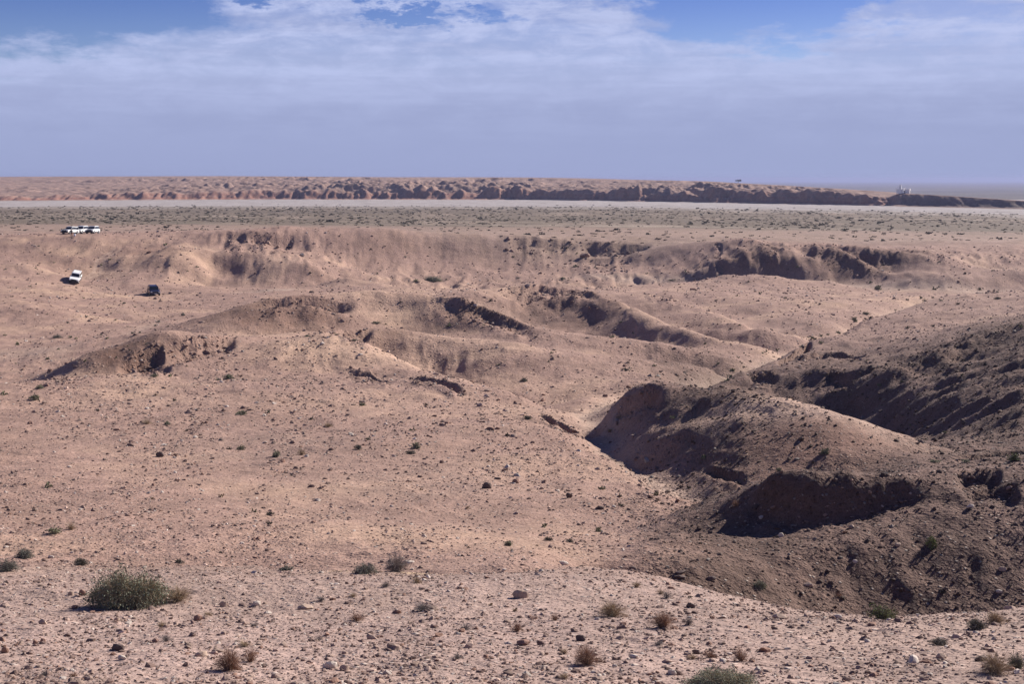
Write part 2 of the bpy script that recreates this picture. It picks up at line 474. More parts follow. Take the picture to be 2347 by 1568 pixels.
# broken edges: (line of the upper edge, drop in metres, reach of the hollow below in parts of the distance, unevenness)
SCARPS = [
    ([(1700, 1131, 37.3), (1780, 1117, 35.6), (1860, 1112, 34.95), (1950, 1106, 34.95), (2060, 1101, 35.2), (2135, 1104, 35.4)], 0.38, 0.035, 1.2),
    ([(2195, 1098, 36.4), (2240, 1092, 36.3), (2290, 1090, 36.2)], 0.42, 0.05, 1.3),
    ([(2215, 1146, 35.0), (2270, 1140, 34.9), (2330, 1138, 34.8)], 0.3, 0.04, 1.3),
    ([(1412, 911, 73), (1445, 898, 71.5), (1485, 886, 70.2), (1508, 892, 69)], 0.9, 0.035, 0.8),
    ([(1615, 1078, 54.6), (1660, 1082, 53), (1705, 1092, 51.6)], 0.4, 0.03, 1.2),
    ([(590, 688, 164.2), (640, 679, 165.6), (700, 674, 166.8), (760, 677, 167), (808, 682, 167.4)], 1.35, 0.028, 0.8),
    ([(985, 677, 169.5), (1060, 690.5, 166.2), (1110, 704, 163), (1160, 724, 158.8), (1225, 748, 153)], 0.85, 0.05, 0.35),
    ([(1062, 692, 165.6), (1095, 701, 163.4), (1150, 720, 159.2)], 1.1, 0.035, 0.5),
    ([(385, 800, 106.2), (420, 792, 107), (460, 787, 108.6), (500, 785, 110), (535, 784, 111)], 1.0, 0.05, 1.1),
    ([(280, 825, 103), (320, 812, 104.3), (372, 798, 105.8)], 0.9, 0.04, 1.2),
    ([(325, 846, 101.3), (360, 838, 102.3), (385, 842, 101.8)], 0.5, 0.03, 1.0),
    ([(755, 762, 126.5), (800, 757, 129.4), (850, 756, 131.6)], 0.8, 0.03, 1.5),
    ([(1150, 659, 203), (1240, 653, 206), (1300, 657, 203.5), (1345, 663, 200), (1380, 675, 194.5)], 1.0, 0.04, 1.4),
    ([(1325, 552, 348), (1360, 552, 349), (1420, 556, 349), (1485, 558, 349)], 2.4, 0.03, 0.5),
    ([(1320, 575, 337), (1380, 578, 336), (1450, 580, 336)], 1.0, 0.015, 1.0),
    ([(1160, 549, 344), (1240, 550, 346), (1325, 553, 348)], 1.2, 0.02, 1.3),
    ([(570, 537, 318), (620, 538, 319.5), (675, 539, 321)], 1.6, 0.02, 1.3),
    ([(520, 538, 319), (560, 537, 318.5)], 0.8, 0.02, 1.3),
    ([(1478, 676, 221.5), (1505, 682, 218), (1545, 690, 213)], 1.0, 0.02, 0.6),
    ([(930, 882, 96.5), (960, 884, 96), (1010, 893, 93.5), (1058, 906, 90.5)], 0.55, 0.03, 0.7),
    ([(1240, 964, 79), (1290, 976, 76), (1340, 1003, 72.5)], 0.55, 0.03, 1.0),
    ([(1790, 820, 143.5), (1822, 800, 150), (1852, 781, 155.5)], 2.2, 0.05, 0.6),
    ([(1715, 850, 124.8), (1760, 848, 123)], 0.9, 0.03, 1.2),
    ([(1800, 822, 143), (1860, 812, 144), (1900, 812, 144), (1990, 815, 138)], 0.9, 0.03, 1.8),
    ([(1720, 861, 122.3), (1775, 864, 119.5)], 0.9, 0.03, 0.7),
    ([(1900, 870, 114.5), (1945, 868, 111.5)], 0.8, 0.03, 0.6),
    ([(1735, 562, 321), (1765, 580, 315), (1785, 604, 306)], 0.7, 0.02, 0.8),
    ([(1640, 560, 330), (1668, 580, 320), (1655, 612, 305)], 0.6, 0.02, 1.0),
    ([(1950, 586, 305), (2000, 592, 302), (2040, 602, 298)], 0.7, 0.02, 0.7),
    ([(2130, 575, 304), (2180, 582, 300), (2230, 605, 290)], 0.6, 0.02, 0.6),
    ([(1840, 565, 315), (1900, 572, 312), (1950, 576, 309)], 0.9, 0.02, 0.7),
    ([(2240, 640, 247), (2260, 684, 203), (2290, 684, 203)], 0.9, 0.02, 1.2),
    ([(1540, 1170, 47.5), (1600, 1152, 48.5), (1640, 1140, 48)], 0.5, 0.03, 1.0),
    ([(2190, 1040, 50), (2280, 1030, 50), (2347, 1022, 50), (2450, 1010, 50)], 0.5, 0.03, 1.4),
    ([(780, 775, 114.2), (825, 784, 113.4), (850, 799, 111.4)], 0.5, 0.02, 1.5),
    ([(1000, 810, 121), (1035, 840, 115)], 0.5, 0.02, 1.0),
    ([(1910, 748, 173), (1960, 735, 178), (2010, 722, 184)], 0.7, 0.02, 1.5),
    ([(800, 850, 101.5), (850, 862, 99), (890, 880, 94)], 0.4, 0.02, 1.6),
    ([(130, 878, 96), (165, 873, 97)], 0.4, 0.02, 1.2),
]


def hollow_mask(U, L):
    """terrain lowered in front of each broken edge"""
    drop = np.zeros_like(U)
    broken = np.zeros_like(U)
    for k, (pts, h, reach, jag) in enumerate(SCARPS):
        us = np.array([p[0] for p in pts], float); ls = np.log([p[2] for p in pts])
        if us[-1] < us[0]: us = us[::-1]; ls = ls[::-1]
        mu = (U > us[0] - 30) & (U < us[-1] + 30)
        Um = U[mu]; Lm = L[mu]
        line = np.interp(Um, us, ls)
        Dm = np.exp(line)
        X = Um / F * Dm
        q = (Dm / 150.0) ** 0.6
        line = line + jag * (0.0060 * fbm(X / (3.4 * q) + k * 7.7, Dm * 0.11 + 0.37 + k * 1.618, 3, 0.55) + 0.0006 * gnoise(X / (0.4 * q) + k * 3.1, Lm * 90 + 4.43 * k))
        s = (line - Lm)
        ends = sstep(Um, us[0] - 14, us[0] + 0.25 * (us[-1] - us[0])) * (1 - sstep(Um, us[-1] - 0.18 * (us[-1] - us[0]), us[-1] + 12))
        hh = h * (0.9 + 0.30 * jag * fbm(X / (3.2 * q) + 3 * k, X * 0 + 1.7 + k * 0.77, 3, 0.55)) * ends
        face = sstep(s, 0.0, 0.006) * (0.8 + 0.2 * sstep(s, 0, 0.02))
        fade = 1 - sstep(s, reach * 0.35, reach)
        drop[mu] = np.maximum(drop[mu], np.maximum(hh, 0) * face * fade)
        broken[mu] = np.maximum(broken[mu], ends * sstep(s, -0.012, 0.0) * (1 - sstep(s, 0.03, 0.075)))
    return drop, broken


GPATH_L = np.log([50, 52.5, 57, 64, 73, 85, 98, 110, 127, 138, 150, 165, 187, 220, 243])
GPATH_U = [1600, 1545, 1470, 1400, 1375, 1340, 1400, 1510, 1650, 1690, 1750, 1850, 1950, 2060, 2150]


def rough_field(U, L, X, Y):
    """0 smooth washed slope .. 1 stony broken ground"""
    r = 0.30 + 0.35 * fbm(X / 14.0, Y / 14.0, 3, seed=4)
    D = np.exp(L)
    right = sstep(U, 1330 + 0 * L, 1560) * sstep(L, math.log(26), math.log(30)) * (1 - sstep(L, math.log(120), math.log(190)))
    r = r + 0.55 * right
    # smooth bowl in the second mound and its sandy crest
    b = np.exp(-(((U - 1880) / 190.0) ** 2 + ((L - math.log(53)) / 0.085) ** 2))
    r = r * (1 - 0.9 * b)
    return np.clip(r, 0, 1.2)


def terrain_xyz(U, L, fine=True):
    V = bicubic(CV, cu, cl, U, L)
    D = np.exp(L)
    X, Y, Z = place(U, V, D)
    rf = rough_field(U, L, X, Y)
    near = 1 - sstep(L, math.log(420), math.log(900))
    # soft natural undulation, growing with distance so it stays in proportion
    amp = np.clip(D / 160.0, 0.06, 1.0)
    plateau = sstep(L, math.log(325), math.log(400))
    Z = Z + near * amp * (1 - 0.85 * plateau) * 0.50 * fbm(X / 11.0, Y / 11.0, 4, 0.5, 2.0)
    Z = Z + near * (1 - 0.8 * plateau) * (0.05 + 0.16 * rf) * np.clip(D / 50, 0.25, 1.8) * fbm(X / 2.4, Y / 2.4, 4, 0.6, 6.0)
    for lam, am, d0, d1 in ((0.28, 0.022, 0, 26), (0.62, 0.05, 0, 55), (1.3, 0.09, 15, 130), (3.1, 0.17, 45, 420), (6.5, 0.30, 110, 420)):
        wd_ = (1 - sstep(D, d1 * 0.6, d1)) * (sstep(D, d0 * 0.5, d0) if d0 else 1.0)
        Z = Z + (1 - 0.7 * plateau) * wd_ * am * (0.35 + 1.1 * rf) * np.maximum(fbm(X / lam, Y / (1.25 * lam), 2, 0.6, 16.0 + lam), -0.12)
    # rills
    rill = ridged(X / 5.0 + 0.5 * fbm(X / 9, Y / 9, 2, seed=8), Y / 16.0, 3, 0.55, 3.0)
    wall = np.exp(-((L - math.log(308)) / 0.055) ** 2) * sstep(U, 430, 520)
    hills = np.exp(-(((U - 1900) / 330.0) ** 4)) * np.exp(-((L - math.log(304)) / 0.06) ** 2)
    dark = sstep(U, 1750, 2000) * np.exp(-((L - math.log(88)) / 0.36) ** 2) * sstep(L, math.log(60), math.log(70))
    Z = Z + 0.7 * wall * rill + 1.15 * hills * (ridged(X / 11.0 + Y / 22.0 + 0.25 * fbm(X / 20, Y / 20, 2, seed=1), Y / 50.0, 2, 0.5, 7.0) - 0.3) \
          + 0.65 * dark * (ridged(X / 6.0 + Y / 10.0, Y / 18.0 - X / 30, 3, 0.5, 12.0) - 0.2)
    left = np.exp(-(((U - 330) / 150.0) ** 2 + ((L - math.log(300)) / 0.05) ** 2))
    Z = Z + 1.0 * left * ridged(X / 9.0 - Y / 30, Y / 30.0, 3, 0.5, 19.0)
    if Z.shape[0] > 3 and Z.shape[1] > 3:      # rain rills on the faces that slope toward the viewer
        sy = np.gradient(Z, axis=0) / np.maximum(np.gradient(Y, axis=0), 1e-6)
        k_ = np.ones(9) / 9.0
        sy = np.apply_along_axis(lambda a: np.convolve(a, k_, 'same'), 0, sy)
        bowl_ = np.exp(-(((U - 1880) / 200.0) ** 2 + ((L - math.log(53.5)) / 0.10) ** 2))
        m = 0.55 * (1 - 0.95 * bowl_) * sstep(sy, 0.05, 0.24) * near * (0.45 + 0.8 * sstep(fbm(X / 18.0, Y / 18.0, 2, 0.5, 61.0), -0.2, 0.3))
        wob = 1.6 * fbm(X / 6.0, Y / 6.0, 3, 0.5, 71.0)
        for lam, am, d0, d1 in ((0.8, 0.07, 24, 75), (1.9, 0.15, 45, 170), (4.2, 0.34, 110, 380)):
            wd_ = sstep(D, d0 * 0.8, d0 * 1.2) * (1 - sstep(D, d1 * 0.8, d1))
            Z = Z + m * wd_ * am * ridged((X + wob) / lam, Y / (9.0 * lam), 2, 0.5, 81.0 + lam)
    gu = np.interp(L, GPATH_L, GPATH_U) + 26 * gnoise(D / 9.0, D * 0 + 3.3)
    gx = (U - gu) / F * D
    gin = sstep(L, math.log(47), math.log(52)) * (1 - sstep(L, math.log(225), math.log(250)))
    Z = Z - gin * (0.35 + 0.005 * D) * np.exp(-(gx / (0.55 + 0.010 * D)) ** 2)
    drop, broken = hollow_mask(U, L)
    Z = Z - drop
    bl_ = np.clip(D / 90.0, 0.35, 2.2)
    Z = Z + broken * bl_ * 0.16 * np.maximum(gnoise(X / (0.55 + D * 0.006), Y / (0.55 + D * 0.008)) + 0.5 * gnoise(X / (0.3 + D * 0.003), Y / (0.3 + D * 0.004)), -0.2)
    rf = np.clip(np.maximum(rf, broken), 0, 1.2)
    return X, Y, Z, rf


NC, NR = 980, 930
fu = np.linspace(U0, U1, NC)
fl = np.linspace(L0, LB, NR)
UU, LL = np.meshgrid(fu, fl)
TX, TY, TZ, RF = terrain_xyz(UU, LL)
print('terrain', TX.shape, 'lines', len(P))

# ------------------------------------------------------------------ materials
def new_mat(name):
    m = bpy.data.materials.new(name)
    m.use_nodes = True
    m.node_tree.nodes.clear()
    B = NB(m.node_tree)
    out = B.n('ShaderNodeOutputMaterial')
    bs = B.n('ShaderNodeBsdfPrincipled')
    bs.inputs['Roughness'].default_value = 0.9
    bs.inputs['Specular IOR Level'].default_value = 0.15
    B.link(bs.outputs[0], out.inputs[0])
    return m, B, bs


def plain(name, col, rough=0.6, spec=0.3, metal=0.0, var=0.0, scale=20):
    m, B, bs = new_mat(name)
    bs.inputs['Base Color'].default_value = (*col, 1)
    if var:
        g = B.n('ShaderNodeTexCoord')
        n = B.noise(g.outputs['Object'], scale, 3, 0.6)
        B.link(B.mix(n, tuple(c * (1 - var) for c in col), tuple(min(1, c * (1 + var)) for c in col)), bs.inputs['Base Color'])
    bs.inputs['Roughness'].default_value = rough
    bs.inputs['Specular IOR Level'].default_value = spec
    bs.inputs['Metallic'].default_value = metal
    return m


def ground_material():
    m, B, bs = new_mat('stony_ground')
    at = B.n('ShaderNodeAttribute', attribute_name='tint')
    geo = B.n('ShaderNodeNewGeometry')
    pos = geo.outputs['Position']
    sep = B.n('ShaderNodeSeparateXYZ'); B.link(pos, sep.inputs[0])
    d = B.m('SQRT', B.m('ADD', B.m('MULTIPLY', sep.outputs[0], sep.outputs[0]), B.m('MULTIPLY', sep.outputs[1], sep.outputs[1])))
    # gravel cells at three sizes; coarse debris everywhere, fine pebbles too
    def gravel(scale, seed):
        mp = B.n('ShaderNodeMapping'); mp.inputs['Location'].default_value = (seed, seed * 1.3, 0)
        B.link(pos, mp.inputs[0])
        vo = B.n('ShaderNodeTexVoronoi', feature='F1'); vo.inputs['Scale'].default_value = scale
        vo.inputs['Randomness'].default_value = 1.0
        B.link(mp.outputs[0], vo.inputs['Vector'])
        return vo
    v1 = gravel(26, 1.0); v2 = gravel(8.5, 5.0); v3 = gravel(2.8, 9.0)
    s1 = B.n('ShaderNodeSeparateColor'); B.link(v1.outputs['Color'], s1.inputs[0])
    s2 = B.n('ShaderNodeSeparateColor'); B.link(v2.outputs['Color'], s2.inputs[0])
    s3 = B.n('ShaderNodeSeparateColor'); B.link(v3.outputs['Color'], s3.inputs[0])
    near = B.ramp(d, 18, 70, 1, 0)
    far = B.ramp(d, 60, 220, 0, 1)
    f_big = B.noise(pos, 0.05, 5, 0.6)
    f_mid = B.noise(pos, 0.45, 5, 0.65)
    f_small = B.noise(pos, 3.5, 5, 0.7)
    f_fine = B.noise(pos, 22.0, 3, 0.7)
    col = at.outputs['Color']
    # broad soil variation
    k = B.m('ADD', 0.86, B.m('MULTIPLY', B.ramp(f_mid, 0.3, 0.7), 0.26))
    k = B.m('MULTIPLY', k, B.m('ADD', 0.84, B.m('MULTIPLY', B.ramp(f_small, 0.28, 0.72), 0.32)))
    k = B.m('MULTIPLY', k, B.m('ADD', 0.86, B.m('MULTIPLY', B.ramp(f_fine, 0.28, 0.72), 0.28)))
    kc = B.n('ShaderNodeCombineColor'); [B.link(k, kc.inputs[i]) for i in range(3)]
    col = B.mix(1.0, col, kc.outputs[0], 'MULTIPLY')
    # scattered varnished pebbles (really darker stones) and pale ones
    dk = B.m('MULTIPLY', B.ramp(s1.outputs[0], 0.62, 0.75), B.ramp(v1.outputs['Distance'], 0.42, 0.55, 1, 0))
    col = B.mix(B.m('MULTIPLY', dk, 0.55), col, B.mix(1.0, col, (0.50, 0.44, 0.44), 'MULTIPLY'))
    dk2 = B.m('MULTIPLY', B.ramp(s2.outputs[0], 0.70, 0.82), B.ramp(v2.outputs['Distance'], 0.30, 0.45, 1, 0))
    col = B.mix(B.m('MULTIPLY', dk2, 0.55), col, B.mix(1.0, col, (0.55, 0.49, 0.48), 'MULTIPLY'))
    lt2 = B.m('MULTIPLY', B.ramp(s2.outputs[1], 0.86, 0.93), B.ramp(v2.outputs['Distance'], 0.25, 0.38, 1, 0))
    col = B.mix(B.m('MULTIPLY', lt2, 0.5), col, (0.50, 0.44, 0.38))
    dk3 = B.m('MULTIPLY', B.ramp(s3.outputs[0], 0.72, 0.85), B.ramp(v3.outputs['Distance'], 0.22, 0.36, 1, 0))
    col = B.mix(B.m('MULTIPLY', dk3, B.m('MULTIPLY', far, 0.5)), col, B.mix(1.0, col, (0.55, 0.50, 0.46), 'MULTIPLY'))
    B.link(col, bs.inputs['Base Color'])
    bs.inputs['Roughness'].default_value = 0.95
    # relief
    h1 = B.m('MULTIPLY', B.ramp(v1.outputs['Distance'], 0.0, 0.5, 1, 0), B.m('MULTIPLY', s1.outputs[1], 0.022))
    h2 = B.m('MULTIPLY', B.ramp(v2.outputs['Distance'], 0.0, 0.5, 1, 0), B.m('MULTIPLY', s2.outputs[1], 0.055))
    h3 = B.m('MULTIPLY', B.ramp(v3.outputs['Distance'], 0.0, 0.45, 1, 0), B.m('MULTIPLY', B.m('POWER', s3.outputs[1], 2.0), 0.13))
    h = B.m('ADD', B.m('ADD', B.m('MULTIPLY', h1, near), h2), B.m('MULTIPLY', h3, B.ramp(d, 20, 90, 0.15, 1)))
    h = B.m('ADD', h, B.m('MULTIPLY', f_small, 0.10))
    h = B.m('ADD', h, B.m('MULTIPLY', f_mid, 0.25))
    h = B.m('ADD', h, B.m('MULTIPLY', B.noise(pos, 1.2, 4, 0.7), 0.14))
    h = B.m('MULTIPLY', h, at.outputs['Alpha'])
    bp = B.n('ShaderNodeBump'); bp.inputs['Strength'].default_value = 1.0; bp.inputs['Distance'].default_value = 1.0
    B.link(h, bp.inputs['Height']); B.link(bp.outputs[0], bs.inputs['Normal'])
    return m


M_GROUND = ground_material()

# ------------------------------------------------------------------ near ground mesh
def paint(U, L, X, Y, Z, rf):
    D = np.exp(L)
    n = len(U)
    def c(*a): return np.array(a)[None, :]
    tan = c(0.325, 0.210, 0.164)
    sand = c(0.415, 0.278, 0.190)
    gravel = c(0.325, 0.232, 0.192)
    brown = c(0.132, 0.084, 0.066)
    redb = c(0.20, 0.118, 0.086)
    green = c(0.172, 0.132, 0.096)
    pale = c(0.44, 0.34, 0.265)
    C = np.repeat(tan, n, 0)
    def blend(C, col, w): return C * (1 - w[:, None]) + col * w[:, None]
    nz = fbm(X / 9.0, Y / 9.0, 4, 0.55, 21.0)
    nz2 = fbm(X / 32.0, Y / 32.0, 3, 0.5, 33.0)
    nz3 = fbm(X / 2.2, Y / 2.2, 4, 0.6, 43.0)
    C = blend(C, sand, np.clip(0.42 - rf * 1.0 + nz * 1.5 + nz2 * 0.8, 0, 1) * (1 - sstep(L, math.log(300), math.log(340))))
    C = blend(C, gravel, (1 - sstep(L + 0.12 * nz3 + 0.1 * nz, math.log(20), math.log(30))) * 0.95)
    # stony varnished ground of the right-hand hills, their shade deepened in the colour
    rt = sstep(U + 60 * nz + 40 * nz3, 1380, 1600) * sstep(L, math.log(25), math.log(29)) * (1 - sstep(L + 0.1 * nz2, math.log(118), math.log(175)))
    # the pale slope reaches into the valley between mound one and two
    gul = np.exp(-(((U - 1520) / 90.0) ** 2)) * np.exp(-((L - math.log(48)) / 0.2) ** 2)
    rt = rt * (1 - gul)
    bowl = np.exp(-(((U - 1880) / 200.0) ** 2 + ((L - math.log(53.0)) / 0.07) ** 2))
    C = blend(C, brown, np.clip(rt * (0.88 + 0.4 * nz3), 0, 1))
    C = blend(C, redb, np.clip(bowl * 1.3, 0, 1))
    crest2 = np.exp(-(((U - 1850) / 200.0) ** 2)) * np.exp(-((L - (math.log(57.5) - (U - 1850) / 1500 * 0.35)) / 0.035) ** 2)
    C = blend(C, c(0.43, 0.295, 0.225), np.clip(crest2 * 1.8, 0, 0.95))
    # red hollow hill, brown broken rim and other faces, slope shade painted in
    for (a, b, ra, rb, k) in ((620, 159, 190, 0.045, 0.85), (290, 104, 120, 0.035, 0.85), (1080, 160, 150, 0.04, 0.6), (1300, 190, 190, 0.06, 0.5), (900, 128, 70, 0.035, 0.6), (1380, 160, 200, 0.04, 0.3),
                              (1720, 306, 90, 0.035, 0.75), (1980, 298, 170, 0.03, 0.6), (330, 300, 110, 0.03, 0.4), (130, 292, 90, 0.03, 0.3)):
        g = np.exp(-(((U - a) / ra) ** 2 + ((L - math.log(b)) / rb) ** 2) ** 1.5)
        C = blend(C, redb * 0.9, np.clip(g * k * (1 + 0.7 * nz3), 0, 1))
    # pale sandy crests and saddles, sunlit brightness of the crests painted in
    for (a, b, ra, rb, k) in ((850, 171, 70, 0.03, 0.8), (1000, 128, 150, 0.03, 0.5), (900, 106, 110, 0.04, 0.55), (1120, 97, 90, 0.05, 0.6), (300, 83, 300, 0.05, 0.4), (800, 82, 200, 0.05, 0.5),
                              (560, 118, 120, 0.02, 0.6), (1150, 203, 60, 0.02, 0.6), (60, 214, 120, 0.02, 0.5), (1500, 216, 60, 0.02, 0.5), (1200, 80, 120, 0.06, 0.5), (300, 293, 60, 0.02, 0.5), (640, 302, 60, 0.02, 0.5)):
        g = np.exp(-(((U - a) / ra) ** 2 + ((L - math.log(b)) / rb) ** 2))
        C = blend(C, c(0.47, 0.315, 0.225), np.clip(g * k * (1 + 1.2 * nz3), 0, 1))
    # greyer, stonier fans
    for (a, b, ra, rb, k) in ((700, 58, 260, 0.16, 0.5), (1000, 46, 240, 0.2, 0.45), (150, 64, 160, 0.08, 0.35), (600, 96, 150, 0.03, 0.4), (1200, 190, 120, 0.03, 0.35)):
        g = np.exp(-(((U - a) / ra) ** 2 + ((L - math.log(b)) / rb) ** 2))
        C = blend(C, c(0.245, 0.165, 0.130), np.clip(g * k * (1 + 1.5 * nz3 + nz), 0, 1))
    # faded grass on the rim of the foreground gravel
    g = np.exp(-((L - math.log(25.5)) / 0.07) ** 2) * sstep(U, 150, 500) * (1 - sstep(U, 1300, 1450)) * sstep(nz3 + nz, -0.1, 0.4)
    C = blend(C, c(0.36, 0.28, 0.155), np.clip(g * 0.6, 0, 1))
    gx = (U - np.interp(L, GPATH_L, GPATH_U) - 26 * gnoise(D / 9.0, D * 0 + 3.3)) / F * D
    gi_ = sstep(L, math.log(47), math.log(52)) * (1 - sstep(L, math.log(225), math.log(250)))
    C = blend(C, c(0.42, 0.325, 0.245), gi_ * 0.40 * np.exp(-(gx / (0.4 + 0.008 * D)) ** 2))
    # wheel tracks leading down to the white car
    for off in (0, 15):
        ln = np.interp(L, np.log([284, 290, 297, 304]), [184, 214, 226, 262]) + off
        g = np.exp(-((U - ln) / 4.0) ** 2) * (L > math.log(284)) * (L < math.log(305))
        C = blend(C, c(0.50, 0.36, 0.27), g * 0.55)
    # sandy washes
    def wash(pts, wd, k, col=pale):
        nonlocal C
        us = [p[0] for p in pts]; ls = np.log([p[1] for p in pts])
        ln = np.interp(U, us, ls)
        g = np.exp(-((L - ln + 0.006 * nz) / wd) ** 2) * (U > us[0] - 5) * (U < us[-1] + 5) * sstep(U, us[0], us[0] + 160) * (1 - sstep(U, us[-1] - 60, us[-1]))
        C = blend(C, col, np.clip(g * k, 0, 1))
    wash([(480, 252), (560, 268), (700, 276)], 0.012, 0.5)
    wash([(1250, 322), (1400, 316), (1500, 310), (1700, 296), (1950, 285), (2150, 272), (2347, 266), (2640, 262)], 0.014, 0.4)
    wash([(-300, 150), (0, 150), (150, 150), (280, 175), (400, 210)], 0.03, 0.25)
    # plateau and scrub plain
    pl = sstep(L + 0.02 * nz2, math.log(322), math.log(350))
    C = blend(C, c(0.30, 0.215, 0.165), pl * 0.8)
    gn = sstep(L + 0.08 * nz2 + 0.03 * nz, math.log(385) , math.log(440))
    C = blend(C, green, gn * (0.78 + 0.3 * nz2))
    C = C * (1 + 0.16 * nz2 + 0.12 * nz)[:, None]
    # grain of the soil: pinker debris
    C[:, 2] *= 1 + 0.06 * nz
    return np.clip(C, 0.02, 0.9)


def build_terrain():
    V = np.stack([TX.ravel(), TY.ravel(), TZ.ravel()], 1)
    me = mesh_np('desert_ground', V, grid_faces(NR, NC))
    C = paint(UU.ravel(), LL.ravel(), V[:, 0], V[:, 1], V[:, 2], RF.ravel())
    a = me.color_attributes.new('tint', 'FLOAT_COLOR', 'POINT')
    C4 = np.ones((len(C), 4), dtype=np.float32); C4[:, :3] = C
    C4[:, 3] = 0.35 + 0.9 * np.clip(RF.ravel(), 0, 1)
    a.data.foreach_set('color', C4.ravel())
    o = link('desert_ground', me, M_GROUND)
    tag(o, 'stony tan desert ground with eroded mounds, gullies and a flat scrub plain', None, None, 'structure')
    return o


ground = build_terrain()

# height lookup used to stand things on the ground
GV = np.empty_like(TZ)
_den = TY
GV = CY - F * ((TZ / TY * math.cos(PITCH) + math.sin(PITCH)) / (math.cos(PITCH) - TZ / TY * math.sin(PITCH)))


def hit(u, v):
    """first ground point met by the sight line through picture point (u, v)"""
    ci = (u - U0) / (U1 - U0) * (NC - 1)
    i = int(min(max(math.floor(ci), 0), NC - 2)); t = ci - i
    colv = GV[:, i] * (1 - t) + GV[:, i + 1] * t
    k = np.argmax(colv <= v)
    if colv[k] > v: return None
    if k > 0:
        a = (colv[k - 1] - v) / max(1e-6, colv[k - 1] - colv[k])
        L = fl[k - 1] + (fl[k] - fl[k - 1]) * a
    else: L = fl[0]
    D = math.exp(L)
    x, y, z = place(u, v, D)
    return Vector((float(x), float(y), float(z)))


def ground_z(x, y):
    """height and normal near the world point (x, y)"""
    L = math.log(y)
    kf = (L - fl[0]) / (fl[1] - fl[0])
    k = int(min(max(math.floor(kf), 0), NR - 2)); t = min(max(kf - k, 0), 1)
    def row(r):
        j = int(min(max(np.searchsorted(TX[r], x) - 1, 0), NC - 2))
        s = (x - TX[r, j]) / (TX[r, j + 1] - TX[r, j])
        return TZ[r, j] * (1 - s) + TZ[r, j + 1] * s
    return float(row(k) * (1 - t) + row(k + 1) * t)


def ground_normal(x, y, e=1.0):
    dx = (ground_z(x + e, y) - ground_z(x - e, y)) / (2 * e)
    dy = (ground_z(x, y + e) - ground_z(x, y - e)) / (2 * e)
    return Vector((-dx, -dy, 1)).normalized()


# ------------------------------------------------------------------ plain, river bed and everything behind it
M_PLAIN = None
BANK = ([-300, 600, 1400, 2000, 2640], np.log([880, 925, 905, 800, 655]))      # near bank of the river bed
FOOT = ([-300, 0, 600, 1170, 1400, 2000, 2347, 2640], [1150, 1190, 1290, 1270, 1200, 985, 880, 790])   # foot of the cliffs


